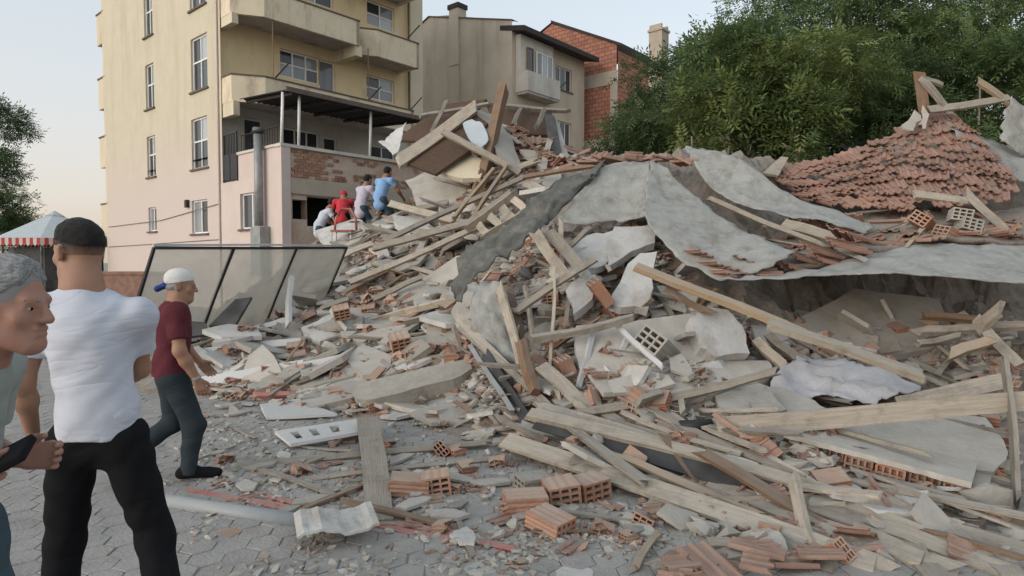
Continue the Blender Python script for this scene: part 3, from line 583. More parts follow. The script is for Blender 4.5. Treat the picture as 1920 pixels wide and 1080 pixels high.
def brick_mesh(name, mat, l=.19, w=.19, h=.13, nx=3, ny=3, broken=0):
    mb = MB(); wl = .014; hx = l / 2
    def end(x, s):
        cw = (w - wl * (nx + 1)) / nx; chh = (h - wl * (ny + 1)) / ny
        ys = [-w / 2]; zs = [-h / 2]
        for k in range(nx): ys += [ys[-1] + wl]; ys += [ys[-1] + cw]
        ys.append(w / 2)
        for k in range(ny): zs += [zs[-1] + wl]; zs += [zs[-1] + chh]
        zs.append(h / 2)
        for i in range(len(ys) - 1):
            for j in range(len(zs) - 1):
                a, b, c, d = ys[i], ys[i + 1], zs[j], zs[j + 1]
                if i % 2 and j % 2:
                    dp = x - s * .075
                    mb.add([(x, a, c), (x, b, c), (x, b, d), (x, a, d), (dp, a, c), (dp, b, c), (dp, b, d), (dp, a, d)], [(0, 1, 5, 4), (1, 2, 6, 5), (2, 3, 7, 6), (3, 0, 4, 7), (4, 5, 6, 7)])
                else: mb.add([(x, a, c), (x, b, c), (x, b, d), (x, a, d)], [(0, 1, 2, 3)])
    end(hx, 1); end(-hx, -1)
    g = [0]
    for k in range(6): g.append(g[-1] + (1 if k % 2 else .35))
    # ribbed sides
    for axis in range(4):
        n = 7; pts = []
        for i in range(n + 1):
            u = -.5 + i / n; rb = .0 if (i % 2 == 0 or i in (0, n)) else -.004
            if axis == 0: pts.append((u * w, h / 2 + rb))
            elif axis == 1: pts.append((u * w, -h / 2 - rb))
            elif axis == 2: pts.append((w / 2 + rb, u * h))
            else: pts.append((-w / 2 - rb, u * h))
        pts[0] = pts[0]
        for a, b in zip(pts, pts[1:]): mb.add([(-hx, *a), (hx, *a), (hx, *b), (-hx, *b)], [(0, 1, 2, 3)])
    me = pydata(name, mb.v, mb.f, M[mat]); bm = bmesh.new(); bm.from_mesh(me); bmesh.ops.remove_doubles(bm, verts=bm.verts, dist=.0005); bmesh.ops.recalc_face_normals(bm, faces=bm.faces)
    if broken:
        for v in bm.verts:
            if v.co.x > hx - .001 : v.co.x -= broken * (.5 + .5 * math.sin(v.co.y * 31 + v.co.z * 47)) 
    bm.to_mesh(me); bm.free(); return me
BR_W = brick_mesh('hollow_brick', 'brick'); BR_B = [brick_mesh('hollow_brick', 'brick', broken=b) for b in (.06, .1)]; BR_L = brick_mesh('hollow_brick', 'brick', .25, .19, .10, 4, 2); BR_G = brick_mesh('hollow_brick', 'concrete', .22, .19, .13)
def chunk_mesh(name, mat, sx, sy, sz, n=14):
    bm = bmesh.new()
    for k in range(n):
        v = Vector((random.gauss(0, 1), random.gauss(0, 1), random.gauss(0, 1))).normalized(); e = random.uniform(.75, 1.15)
        p = max(abs(v.x), abs(v.y), abs(v.z)); v = v.lerp(v / p * .8, .5)
        bm.verts.new((v.x * sx * e, v.y * sy * e, v.z * sz * e))
    bmesh.ops.convex_hull(bm, input=bm.verts); 
    for v in [v for v in bm.verts if not v.link_faces]: bm.verts.remove(v)
    me = bpy.data.meshes.new(name); bm.to_mesh(me); bm.free(); me.materials.append(M[mat]); return me
CHUNKS = [chunk_mesh('masonry_chunk', mt, .13, .1, .06) for mt in ('plaster', 'concrete', 'plaster', 'concrete', 'plaster_white', 'plaster')] + [chunk_mesh('masonry_chunk', 'brick', .11, .09, .06) for k in range(2)]
def frag_mesh(name, mat, r, th):
    n = random.randint(5, 8); a0 = random.uniform(0, 6); poly = []
    for k in range(n):
        a = a0 + k * 2 * math.pi / n + random.uniform(-.25, .25); q = r * random.uniform(.55, 1.1); poly.append((math.cos(a) * q * 1.3, math.sin(a) * q * .8))
    return MB().prism(poly, -th / 2, th / 2).mesh(name, M[mat])
FRAGS = [frag_mesh('plaster_slab', mt, .2, .035) for mt in ('plaster', 'plaster_white', 'plaster', 'concrete', 'plaster', 'plaster_white')]
LATHS = [beam_mesh('lath', random.uniform(.7, 1.6), random.uniform(.04, .09), random.uniform(.018, .035), M[mt], 4, random.uniform(-.03, .03), .05) for mt in ('wood_pale', 'wood_grey', 'wood_pale', 'wood_grey', 'wood_brown', 'wood_pale', 'wood_grey', 'wood_fresh')]
def place(me, name, p, rot, label=None, cat=None, group=None, s=1.0, parent=None):
    o = mobj(name, me, None, parent); o.location = p; o.rotation_euler = rot
    if s != 1.0: o.scale = (s, s, s)
    if parent is None: tag(o, label, cat, group)
    return o
def lie(n, spin, tilt):
    q = Vector((0, 0, 1)).rotation_difference(n) @ Quaternion((0, 0, 1), spin) @ Quaternion((random.uniform(-1, 1), random.uniform(-1, 1), 0), tilt)
    return q.to_euler()
# ---------------------------------------------------------------- scattered wreckage, each piece placed on the heap
def inpoly(x, y, poly):
    c = False; n = len(poly)
    for i in range(n):
        (x1, y1), (x2, y2) = poly[i], poly[(i + 1) % n]
        if (y1 > y) != (y2 > y) and x < (x2 - x1) * (y - y1) / (y2 - y1) + x1: c = not c
    return c
def spots(poly, n):
    xs = [p[0] for p in poly]; ys = [p[1] for p in poly]; out = []; g = 0
    while len(out) < n and g < n * 40:
        g += 1; x = random.uniform(min(xs), max(xs)); y = random.uniform(min(ys), max(ys))
        if not inpoly(x, y, poly): continue
        h, nn = cast(x, y)
        if h is None or h.y > 19: continue
        out.append((h, nn if nn.z > 0 else -nn))
    return out
Z_FRONT = [(320, 760), (900, 740), (1000, 860), (1200, 960), (1300, 1060), (900, 1060), (420, 960)]
Z_LEFT = [(380, 640), (560, 560), (700, 500), (880, 480), (900, 720), (800, 780), (480, 750)]
Z_SLOPE = [(640, 470), (740, 330), (900, 300), (1050, 320), (1000, 420), (860, 520), (700, 540)]
Z_PEAK = [(860, 250), (960, 210), (1100, 280), (1140, 310), (1000, 330), (930, 320)]
Z_MID = [(890, 540), (1000, 450), (1200, 430), (1320, 560), (1450, 640), (1300, 780), (1050, 780), (920, 700)]
Z_RIGHT = [(1480, 400), (1880, 400), (1915, 470), (1700, 470), (1500, 500), (1420, 520)]
Z_LOW = [(1300, 760), (1900, 680), (1915, 1060), (1500, 1060), (1250, 980), (1050, 840)]
Z_CAV = [(1450, 600), (1900, 600), (1900, 720), (1500, 720)]
LM = [('wide pale board on the paving', 705, 880), ('ribbed white panel', 630, 1000), ('grey plastic pipe', 430, 955), ('panel with cut out openings', 605, 808), ('flat pale panel', 560, 765), ('red strip', 840, 1010), ('brick grid of holes', 815, 905), ('orange brick on the paving', 985, 940),
      ('straight batten', 1450, 938), ('short upright stick', 1505, 960), ('tile pile at the bottom edge', 1340, 1050), ('dark metal gutter', 1250, 865), ('fallen brick parapet', 1650, 890), ('long level timber', 1640, 780), ('upright grey board', 1895, 820), ('white cloth', 1570, 710), ('diagonal beam', 1460, 615), ('white rounded block', 1350, 625),
      ('white window bars', 1170, 660), ('rough round pole', 1090, 617), ('brown post end', 988, 690), ('tall leaning board', 960, 620), ('upright white board', 1037, 600), ('pale rising batten', 1040, 535), ('foot of the dark tarpaulin', 860, 540), ('upright stud', 1053, 465), ('hanging membrane', 1130, 430), ('membrane fold', 1400, 510),
      ('largest wall slab', 740, 680), ('concrete beam piece', 770, 715), ('white slab on the stack', 640, 600), ('door panel', 390, 690), ('leaning dark board', 430, 585), ('glass screen corner', 630, 500), ('slatted frame', 935, 405), ('orange braces', 905, 365), ('blue shirted climber', 730, 390), ('red chair', 650, 425), ('brown post on the peak', 920, 260),
      ('black upright sheet', 1042, 255), ('yellowish wall piece', 860, 310), ('curled membrane flap', 1500, 400), ('grey hollow blocks', 1805, 415), ('tiled slope edge', 1640, 390), ('right edge of the lower sheet', 1880, 450), ('cavity mouth', 1750, 640), ('dusty slab', 1310, 710), ('grey pot', 1212, 792)]
ORD = ['nearest', 'second nearest', 'third nearest', 'fourth nearest', 'fifth nearest', 'sixth nearest', 'seventh nearest', 'eighth nearest', 'ninth nearest', 'tenth nearest', 'eleventh nearest', 'twelfth nearest', 'thirteenth nearest', 'fourteenth nearest', 'fifteenth nearest', 'sixteenth nearest', 'seventeenth nearest', 'eighteenth nearest', 'nineteenth nearest', 'twentieth nearest', 'twenty-first nearest', 'twenty-second nearest', 'twenty-third nearest', 'twenty-fourth nearest', 'twenty-fifth nearest', 'twenty-sixth nearest', 'twenty-seventh nearest', 'twenty-eighth nearest']
PENDING = []
KINDW = {'roof_tile': 'broken clay roof tile', 'hollow_brick': 'loose hollow clay brick', 'plaster_slab': 'flat piece of broken plaster', 'masonry_chunk': 'rough lump of masonry', 'lath': 'thin loose wooden lath'}
def topx(p):
    c, s_ = math.cos(PT), math.sin(PT); y, z = p.y, p.z - CZ; f = c * y - s_ * z; return 960 + F * p.x / f, 540 - F * (s_ * y + c * z) / f
def scat(zone, n, meshes, name, label, cat, group, tilt, s0, s1, lift=.02, flat=.6, spin=(0, 6.28)):
    for h, nn in spots(zone, n):
        nn = nn.lerp(Vector((0, 0, 1)), flat).normalized(); s = random.uniform(s0, s1)
        o = place(random.choice(meshes), name, h + Vector((0, 0, lift)), lie(nn, random.uniform(*spin), random.gauss(0, tilt)), label, cat, group, s)
        px, py = topx(h); i = min(range(len(LM)), key=lambda k: (LM[k][1] - px) ** 2 + (LM[k][2] - py) ** 2); PENDING.append((name, i, (LM[i][1] - px) ** 2 + (LM[i][2] - py) ** 2, len(PENDING), o))
def settle_labels():
    cnt = {}
    for nm, i, d, _, o in sorted(PENDING, key=lambda t: t[:4]):
        k = cnt.get((nm, i), 0); cnt[(nm, i)] = k + 1
        if k < len(ORD): o['label'] = f'{KINDW[nm]}, {ORD[k]} to the {LM[i][0]}'
scat(Z_FRONT, 40, TILES[2:], 'roof_tile', 'broken clay roof tile lying on the dusty paving in front', 'roof tile', 'loose tiles on the paving', .12, .28, .62, .015, 1)
scat(Z_LEFT, 26, TILES, 'roof_tile', 'broken clay roof tile among the slabs beside the glass screen', 'roof tile', 'loose tiles among the left slabs', .5, .6, 1, .05)
scat(Z_SLOPE, 22, TILES, 'roof_tile', 'clay roof tile on the far slope below the climbers', 'roof tile', 'loose tiles on the far slope', .5, .8, 1.2, .06)
scat(Z_PEAK, 60, TILES, 'roof_tile', 'slipped clay roof tile on the peak beside the brown post', 'roof tile', 'slipped tiles on the peak', .4, 1.0, 1.4, .08)
scat(Z_MID, 42, TILES, 'roof_tile', 'dusty clay roof tile in the hollow below the hanging sheet', 'roof tile', 'loose tiles below the hanging sheet', .5, .7, 1, .05)
scat(Z_RIGHT, 75, TILES, 'roof_tile', 'jumbled clay roof tile between the tiled slope and lower sheet', 'roof tile', 'jumbled tiles above the lower sheet', .45, .9, 1.1, .05)
scat(Z_LOW, 46, TILES, 'roof_tile', 'dusty clay roof tile among the fan of planks at lower right', 'roof tile', 'loose tiles among the planks', .35, .6, 1, .04)
BR = [BR_W] + BR_B * 2 + [BR_L]
scat(Z_FRONT, 14, BR_B, 'hollow_brick', 'broken hollow brick lying on the dusty paving', 'brick', 'loose bricks on the paving', .3, .4, .75, .03, 1)
scat(Z_LEFT, 46, BR, 'hollow_brick', 'hollow clay brick among the slabs beside the glass screen', 'brick', 'bricks among the left slabs', .7, .8, 1.1, .05)
scat(Z_MID, 26, BR, 'hollow_brick', 'hollow clay brick in the hollow below the hanging sheet', 'brick', 'bricks below the hanging sheet', .7, .8, 1.1, .05)
scat(Z_SLOPE, 24, BR, 'hollow_brick', 'hollow clay brick on the far slope below the climbers', 'brick', 'bricks on the far slope', .7, .9, 1.2, .05)
scat(Z_LOW, 24, BR, 'hollow_brick', 'hollow clay brick among the fan of planks at lower right', 'brick', 'bricks among the planks', .6, .6, .9, .04)
scat(Z_LEFT, 75, FRAGS, 'plaster_slab', 'broken plaster slab in the stack beside the glass screen', 'slab', 'plaster slabs on the left', .3, .8, 2.2, .06)
scat(Z_FRONT, 34, FRAGS, 'plaster_slab', 'flat plaster flake lying on the dusty paving', 'slab', 'plaster flakes on the paving', .08, .3, .7, .03, 1)
scat(Z_SLOPE, 50, FRAGS, 'plaster_slab', 'broken plaster slab on the far slope below the climbers', 'slab', 'plaster slabs on the far slope', .4, 1, 2.4, .06)
scat(Z_MID, 34, FRAGS, 'plaster_slab', 'broken plaster slab in the hollow below the hanging sheet', 'slab', 'plaster slabs below the hanging sheet', .4, .7, 1.6, .05)
scat(Z_PEAK, 16, FRAGS, 'plaster_slab', 'pale plaster slab on the peak beside the brown post', 'slab', 'plaster slabs on the peak', .4, 1, 2, .06)
scat(Z_LOW, 24, FRAGS, 'plaster_slab', 'broken plaster slab among the fan of planks at lower right', 'slab', 'plaster slabs among the planks', .3, .5, 1.2, .05)
scat(Z_LEFT, 50, CHUNKS, 'masonry_chunk', 'rough masonry chunk among the slabs beside the glass screen', 'rubble chunk', 'chunks among the left slabs', .6, .6, 1.5, .03)
scat(Z_FRONT, 48, CHUNKS, 'masonry_chunk', 'small masonry chunk lying on the dusty paving', 'rubble chunk', 'chunks on the paving', .4, .2, .55, .02, 1)
scat(Z_MID, 60, CHUNKS, 'masonry_chunk', 'rough masonry chunk in the hollow below the hanging sheet', 'rubble chunk', 'chunks below the hanging sheet', .6, .6, 1.4, .03)
scat(Z_SLOPE, 45, CHUNKS, 'masonry_chunk', 'rough masonry chunk on the far slope below the climbers', 'rubble chunk', 'chunks on the far slope', .6, .8, 2, .03)
scat(Z_LOW, 50, CHUNKS, 'masonry_chunk', 'rough masonry chunk among the fan of planks at lower right', 'rubble chunk', 'chunks among the planks', .6, .4, 1.1, .03)
scat(Z_CAV, 30, CHUNKS, 'masonry_chunk', 'dusty masonry chunk in the dark cavity under the lower sheet', 'rubble chunk', 'chunks in the cavity', .6, .5, 1.2, .03)
scat(Z_SLOPE, 36, LATHS, 'lath', 'thin wooden lath on the far slope below the climbers', 'lath', 'laths on the far slope', .35, .8, 1.6, .1)
scat(Z_LEFT, 30, LATHS, 'lath', 'thin wooden lath among the slabs beside the glass screen', 'lath', 'laths among the left slabs', .25, .6, 1, .08)
scat(Z_MID, 30, LATHS, 'lath', 'thin wooden lath in the hollow below the hanging sheet', 'lath', 'laths below the hanging sheet', .5, .5, 1.0, .08)
FAN = (-1.15, -.65)
scat(Z_LOW, 40, LATHS, 'lath', 'thin wooden lath among the fan of planks at lower right', 'lath', 'laths among the planks', .12, .5, 1.2, .07, .6, FAN)
scat(Z_FRONT, 18, LATHS, 'lath', 'thin wooden lath lying on the dusty paving', 'lath', 'laths on the paving', .04, .3, .7, .03, 1)
scat(Z_PEAK, 16, LATHS, 'lath', 'thin roof lath on the peak beside the brown post', 'lath', 'laths on the peak', .4, .9, 1.5, .1)
scat(Z_RIGHT, 14, LATHS, 'lath', 'thin roof lath among tiles above the lower sheet', 'lath', 'laths above the lower sheet', .3, .6, 1.1, .08)
scat(Z_CAV, 8, LATHS, 'lath', 'thin wooden lath in the dark cavity under the lower sheet', 'lath', 'laths in the cavity', .3, .6, 1.1, .08)

Z_FOOT = [(380, 700), (560, 680), (760, 700), (900, 720), (900, 800), (640, 790), (400, 770)]
scat(Z_FOOT, 44, FRAGS, 'plaster_slab', 'broken plaster slab at the foot of the left stack', 'slab', 'plaster slabs at the stack foot', .25, .5, 1.3, .05)
scat(Z_FOOT, 26, BR_B, 'hollow_brick', 'broken brick at the foot of the left stack', 'brick', 'bricks at the stack foot', .5, .5, .9, .04)
scat(Z_FOOT, 40, CHUNKS, 'masonry_chunk', 'masonry lump at the foot of the left stack', 'rubble chunk', 'chunks at the stack foot', .5, .4, 1.0, .03)
scat(Z_FOOT, 26, TILES[2:], 'roof_tile', 'broken tile at the foot of the left stack', 'roof tile', 'tiles at the stack foot', .35, .5, .9, .04)
scat(Z_MID, 30, FRAGS, 'plaster_slab', 'plaster slab in the hollow below the hanging sheet', 'slab', 'plaster slabs below the hanging sheet', .6, .5, 1.2, .06)
scat(Z_CAV, 26, FRAGS, 'plaster_slab', 'plaster slab in the mouth of the dark cavity', 'slab', 'plaster slabs in the cavity', .5, .5, 1.4, .05)
scat(Z_CAV, 22, CHUNKS, 'masonry_chunk', 'masonry lump in the mouth of the dark cavity', 'rubble chunk', 'chunks in the cavity', .5, .8, 1.6, .03)
scat(Z_CAV, 14, BR, 'hollow_brick', 'brick in the mouth of the dark cavity', 'brick', 'bricks in the cavity', .6, .7, 1.0, .04)
Z_GAP = [(860, 640), (960, 720), (1020, 840), (900, 835), (840, 740)]
for mm, nm, n_, lift in ((LATHS, 'lath', 14, .06), (TILES, 'roof_tile', 12, .04), (CHUNKS, 'masonry_chunk', 30, .03), (FRAGS, 'plaster_slab', 14, .04)):
    scat(Z_GAP, n_, mm, nm, KINDW[nm] + ' on the dirt bank left of the long boards', {'lath': 'lath', 'roof_tile': 'roof tile', 'masonry_chunk': 'rubble chunk', 'plaster_slab': 'slab'}[nm], nm.replace('_', ' ') + 's on the dirt bank', .35, .4, .9, lift)
SMALL = [beam_mesh('lath', random.uniform(.25, .6), random.uniform(.03, .06), random.uniform(.012, .03), M[mt], 3, 0, .04) for mt in ('wood_pale', 'wood_grey', 'wood_brown', 'wood_pale')]
scat(Z_MID, 28, SMALL, 'lath', 'short stick of wood in the hollow below the hanging sheet', 'lath', 'sticks below the hanging sheet', .6, .7, 1.3, .05)
scat(Z_LEFT, 24, SMALL, 'lath', 'short stick of wood among the slabs beside the glass screen', 'lath', 'sticks among the left slabs', .4, .7, 1.4, .05)
settle_labels()
# crumbs nobody could count
def crumbs(name, mat, label, n, s0, s1, zones, elong=1.0):
    mb = MB(); V = []; Fc = []
    base = [chunk_mesh('crumb', mat, 1, .75, .5, 9) for k in range(6)]
    bd = [(np.array([v.co for v in b.vertices]), [tuple(p.vertices) for p in b.polygons]) for b in base]
    for b in base: bpy.data.meshes.remove(b)
    k0 = 0
    for zone, frac in zones:
        for h, nn in spots(zone, int(n * frac * 1.7)):
            if random.random() > .55 + 2.2 * (vnoise(np.array([h.x + 20]), np.array([h.y + 20]), 2.1, 91)[0] + .6 * vnoise(np.array([h.x + 20]), np.array([h.y + 20]), 5.3, 92)[0]): continue      # drifts
            s = s0 + (s1 - s0) * random.random() ** 2.5; v, f = random.choice(bd)
            e = Matrix.Rotation(random.uniform(0, 6.28), 3, 'Z') @ Matrix.Rotation(random.gauss(0, .4), 3, 'X')
            q = (v * s * np.array([elong, 1, 1 if elong == 1 else .6])) @ np.array(e).T + np.array(h) + np.array([0, 0, s * .2])
            V.append(q); Fc += [tuple(i + k0 for i in t) for t in f]; k0 += len(q)
    me = pydata(name, np.concatenate(V), Fc, M[mat]); return tag(mobj(name, me), label, 'debris', kind='stuff')
ALLZ = [(Z_FRONT, .36), (Z_LEFT, .14), (Z_SLOPE, .1), (Z_MID, .14), (Z_LOW, .22), (Z_CAV, .04)]
WIDE = [(280, 745), (900, 735), (1330, 1000), (1330, 1079), (360, 1079), (300, 900)]
crumbs('plaster_crumbs', 'plaster', 'countless pale plaster crumbs strewn over paving and heap', 6500, .006, .05, ALLZ + [(WIDE, .25)])
crumbs('clay_crumbs', 'tile', 'countless red clay crumbs strewn over paving and heap', 3600, .005, .045, ALLZ + [(WIDE, .15)])
crumbs('grey_crumbs', 'concrete', 'countless grey mortar crumbs strewn over paving and heap', 6500, .005, .04, ALLZ + [(WIDE, .3)])
crumbs('wood_splinters', 'wood_pale', 'countless wood splinters strewn over paving and heap', 2200, .005, .016, ALLZ, 9.0)
HEAPZ = [(Z_LEFT, .24), (Z_SLOPE, .16), (Z_MID, .24), (Z_LOW, .16), (Z_GAP, .07), (Z_CAV, .1), (Z_FOOT, .15)]
crumbs('plaster_shards', 'plaster', 'mass of broken plaster shards filling the gaps of the heap', 3000, .03, .12, HEAPZ)
crumbs('clay_shards', 'tile', 'mass of broken clay shards filling the gaps of the heap', 2300, .03, .11, HEAPZ)
crumbs('mortar_shards', 'concrete', 'mass of grey mortar shards filling the gaps of the heap', 2600, .03, .12, HEAPZ)
crumbs('broken_sticks', 'wood_grey', 'mass of broken sticks filling the gaps of the heap', 2600, .010, .032, HEAPZ, 11.0)
# ---------------------------------------------------------------- the big sheets
sheet('roofing_membrane', [[(1135,307,8.9),(1165,303,9.0),(1195,303,9.0),(1222,306,8.9)], [(1092,358,8.4),(1130,352,8.5),(1172,350,8.5),(1216,350,8.4)], [(1043,414,7.9),(1100,420,7.9),(1160,414,8.0),(1208,404,7.9)]],
      'membrane', 'grey roofing membrane hanging like a curtain at the centre', 'membrane', seed=3, wr=.035)
sheet('roofing_membrane', [[(1220,307,8.85),(1230,308,8.85),(1242,311,8.8)], [(1211,360,8.2),(1252,366,8.25),(1294,358,8.4)], [(1209,405,7.7),(1285,432,7.6),(1368,415,7.9)], [(1268,480,7.1),(1355,478,7.1),(1430,448,7.4)], [(1350,527,6.75),(1425,505,6.75),(1492,474,7.0)]],
      'membrane', 'large grey membrane slope carrying a few clay tiles', 'membrane', seed=5, wr=.03)
sheet('roofing_membrane', [[(1283,273,9.8),(1340,284,9.5),(1392,303,9.1),(1489,368,8.6),(1560,396,8.4),(1632,422,8.2)], [(1292,290,9.5),(1328,322,9.1),(1392,352,8.7),(1480,392,8.3),(1555,410,8.1),(1632,430,8.0)], [(1306,308,9.3),(1333,354,8.8),(1396,388,8.3),(1470,405,8.0),(1540,415,7.9),(1622,438,7.9)]],
      'membrane', 'curled grey membrane flap lifted in front of the trees', 'membrane', seed=8, wr=.035)
sheet('roofing_membrane', [[(1500,512,7.0),(1560,500,7.15),(1629,478,7.3),(1726,460,7.4),(1823,457,7.4),(1930,460,7.4),(2080,470,7.4)], [(1420,520,6.75),(1520,510,6.8),(1629,495,6.9),(1726,485,6.9),(1823,485,6.9),(1930,492,6.9),(2080,505,6.9)], [(1350,528,6.55),(1458,524,6.5),(1560,518,6.5),(1645,514,6.45),(1745,516,6.4),(1925,533,6.3),(2080,548,6.3)]],
      'membrane', 'long pale membrane roofing the dark cavity at right edge', 'membrane', seed=12, wr=.03)
sheet('tarpaulin', [[(1137,307,8.85),(1015,361,8.4),(961,415,8.0),(876,465,7.7),(856,510,7.5),(848,560,7.4)], [(1110,332,8.5),(1035,378,8.1),(985,425,7.75),(910,470,7.45),(868,515,7.25),(856,560,7.2)], [(1128,320,8.7),(1048,398,8.0),(1005,438,7.6),(940,480,7.3),(885,522,7.1),(866,566,7.05)]],
      'membrane_dark', 'dark folded tarpaulin strip slanting down from the hanging sheet', 'tarpaulin', seed=17, wr=.07, ws=4)
sheet('tarpaulin', [[(905,525,7.2),(935,530,7.1),(950,545,7.0)], [(885,580,7.0),(920,590,6.85),(955,600,6.8)], [(900,640,6.8),(950,650,6.6),(975,660,6.6)], [(960,690,6.5),(985,700,6.4),(1000,700,6.4)]], 'membrane', 'small grey tarpaulin crumpled under the dark strip', 'tarpaulin', seed=19, wr=.07, ws=5)
sheet('cloth', [[(1495,672,6.2),(1545,672,6.2),(1580,680,6.1),(1640,690,6.0),(1740,720,5.8)], [(1455,700,5.95),(1520,705,5.9),(1560,712,5.85),(1600,712,5.8),(1700,735,5.6)], [(1440,735,5.75),(1500,745,5.7),(1545,740,5.6),(1575,748,5.6),(1640,748,5.5)]], 'cloth_white', 'rumpled white cloth lying in front of the dark cavity', 'cloth', seed=23, wr=.05, ws=5, clamp=True)
sheet('roofing_membrane', [[(1895,185,10.3),(1935,200,10.3),(1990,215,10.3)], [(1882,230,10.2),(1925,240,10.2),(1990,250,10.2)], [(1872,268,10.1),(1920,285,10.0),(1990,300,10.0)]], 'membrane', 'pale sheet corner standing at the right edge above the tiles', 'sheet', seed=26, wr=.06)
sheet('roofing_membrane', [[(1768,228,10.5),(1800,232,10.5),(1850,262,10.4),(1940,290,10.3)], [(1800,262,10.1),(1835,275,10.1),(1880,300,10.0),(1950,320,9.9)], [(1842,300,9.8),(1880,322,9.7),(1910,340,9.6),(1960,350,9.6)]], 'membrane', 'grey sheet draped down the right flank of the tiled slope', 'sheet', seed=29, wr=.05)
sheet('roofing_membrane', [[(715,268,13.4),(735,250,13.4),(762,232,13.4)], [(728,280,13.3),(742,272,13.3),(756,255,13.3)], [(738,294,13.2),(742,290,13.2),(748,284,13.2)]], 'metal_white', 'small white torn sheet beside the terrace canopy', 'sheet', seed=31, wr=.04)
# ---------------------------------------------------------------- tiled slope of the fallen roof
roof = empty('fallen_roof', tuple(P(1700, 330, 9.6))); tag(roof, 'slope of red clay tiles still hanging together at upper right', 'roof')
rg = [[(1440,330,10.5),(1550,305,10.5),(1655,268,10.6),(1762,222,10.7),(1800,236,10.7)], [(1470,348,10.05),(1580,333,9.95),(1680,310,9.85),(1790,283,9.95),(1850,290,10.05)],
      [(1500,368,9.6),(1600,362,9.35),(1700,352,9.15),(1800,336,9.15),(1885,330,9.3)], [(1530,388,9.2),(1640,393,8.8),(1730,398,8.5),(1820,388,8.5),(1900,372,8.7)]]
Wg = np.array([[tuple(P(*q)) for q in r_] for r_ in rg]); Wg = np.array([catmull(r_, 12) for r_ in Wg]); Wg = np.array([catmull(Wg[:, j], 12) for j in range(Wg.shape[1])]).transpose(1, 0, 2)
nv_, nu_ = Wg.shape[:2]
base = Wg - np.array(roof.location) - np.array([0, .06, .10])
ii = np.arange(nv_ * nu_).reshape(nv_, nu_); pydata('roof_deck', base.reshape(-1, 3), np.stack([ii[:-1, :-1], ii[:-1, 1:], ii[1:, 1:], ii[1:, :-1]], -1).reshape(-1, 4).tolist(), M['wood_brown'])
mobj('roof_deck', bpy.data.meshes['roof_deck'], None, roof).modifiers.new('s', 'SOLIDIFY').thickness = .04
NR, NC = 10, 16
for r_ in range(NR):
    for c_ in range(NC):
        v = (r_ + .3) / NR * (nv_ - 1); u = (c_ + .5 + random.uniform(-.12, .12)) / NC * (nu_ - 1)
        if random.random() < .09 + (.25 if r_ >= NR - 2 else 0): continue
        i, j = min(int(v), nv_ - 2), min(int(u), nu_ - 2)
        p = Vector(Wg[i, j] + (Wg[i + 1, j] - Wg[i, j]) * (v - i) + (Wg[i, j + 1] - Wg[i, j]) * (u - j))
        dn = Vector(Wg[min(i + 6, nv_ - 1), j] - Wg[max(i - 5, 0), j]).normalized(); ac = Vector(Wg[i, min(j + 3, nu_ - 1)] - Wg[i, max(j - 3, 0)])
        z = dn.cross(ac).normalized(); z = -z if z.z < 0 else z
        y = z.cross(dn).normalized()
        m = Matrix((dn, y, z)).transposed()
        o = mobj('roof_tile', random.choice(RTILES), None, roof)
        wide = ac.length / 6 * (nu_ - 1) / NC
        jit = Matrix.Rotation(random.gauss(0, .10), 3, 'Z') @ Matrix.Rotation(random.gauss(-.17, .08), 3, 'Y') @ Matrix.Rotation(random.gauss(0, .06), 3, 'X')
        o.matrix_local = Matrix.Translation(p + z * (.03 + random.uniform(0, .04)) - roof.location) @ (m @ jit).to_4x4() @ Matrix.Diagonal((1.0, max(.8, min(1.25, wide / .22)), 1.0, 1))
# ridge row of tiles across the top of the heap, and the handful on the sheet
for k in range(16):
    px = 1105 + k * 12.5; py = 303 - 6 * math.sin(k / 15 * 3.1) + random.uniform(-4, 5)
    place(random.choice(TILES[:4]), 'roof_tile', P(px, py, 9.3 + random.uniform(-.15, .35)), (random.gauss(0, .25), random.gauss(.15, .2), random.uniform(-.6, .6)), 'clay roof tile in the row along the top edge of the hanging sheet', 'roof tile', 'tiles along the sheet top', random.uniform(.8, 1.0))
for k, (px, py, a, lab) in enumerate([(1305,478,1.9,'clay tile highest up on the large membrane slope'), (1332,500,2.0,'clay tile low on the membrane slope, next to its edge'), (1372,508,1.6,'clay tile lying flat in the membrane fold'), (1390,488,1.4,'half buried tile at the right of the membrane slope'), (1440,512,.3,'red tile upside down in the membrane fold'), (1345,515,2.0,'tile sliding off the bottom corner of the membrane slope')]):
    d = 6.75 + (528 - py) / 50 * .35
    place(TILES[k % 3], 'roof_tile', P(px, py, d), (.35, .0, a), lab, 'roof tile', None, .9)
for k, (px, py, a, s) in enumerate([(1510,485,.3,1.1),(1540,470,.25,1.1),(1590,462,.1,1.1),(1470,500,.5,1.),(1560,490,.2,1.),(1500,505,.4,1.),(1610,445,.3,1.),(1575,440,.9,1.)]):
    place(RTILES[k % 2], 'roof_tile', P(px, py, 7.25 - k % 3 * .08), (.35, .2, a), 'bright red tile on the edge where the two membranes meet', 'roof tile', 'red tiles where the membranes meet', s)
for k, (px, py, d, rot, me, lab) in enumerate([(1728,415,7.9,(.6,.3,.8),BR_W,'orange hollow brick standing on a corner below the tiled slope'), (1800,405,7.9,(.2,.1,1.2),BR_G,'grey hollow block with dark holes below the tiled slope'), (1815,425,7.8,(.3,.2,1.4),BR_G,'grey hollow block lower of the pair below the tiled slope'), (1775,440,7.7,(.2,.4,.3),BR_W,'pink dusted brick just above the lower membrane')]):
    place(me, 'hollow_brick', P(px, py, d), rot, lab, 'brick', None, 1.15)
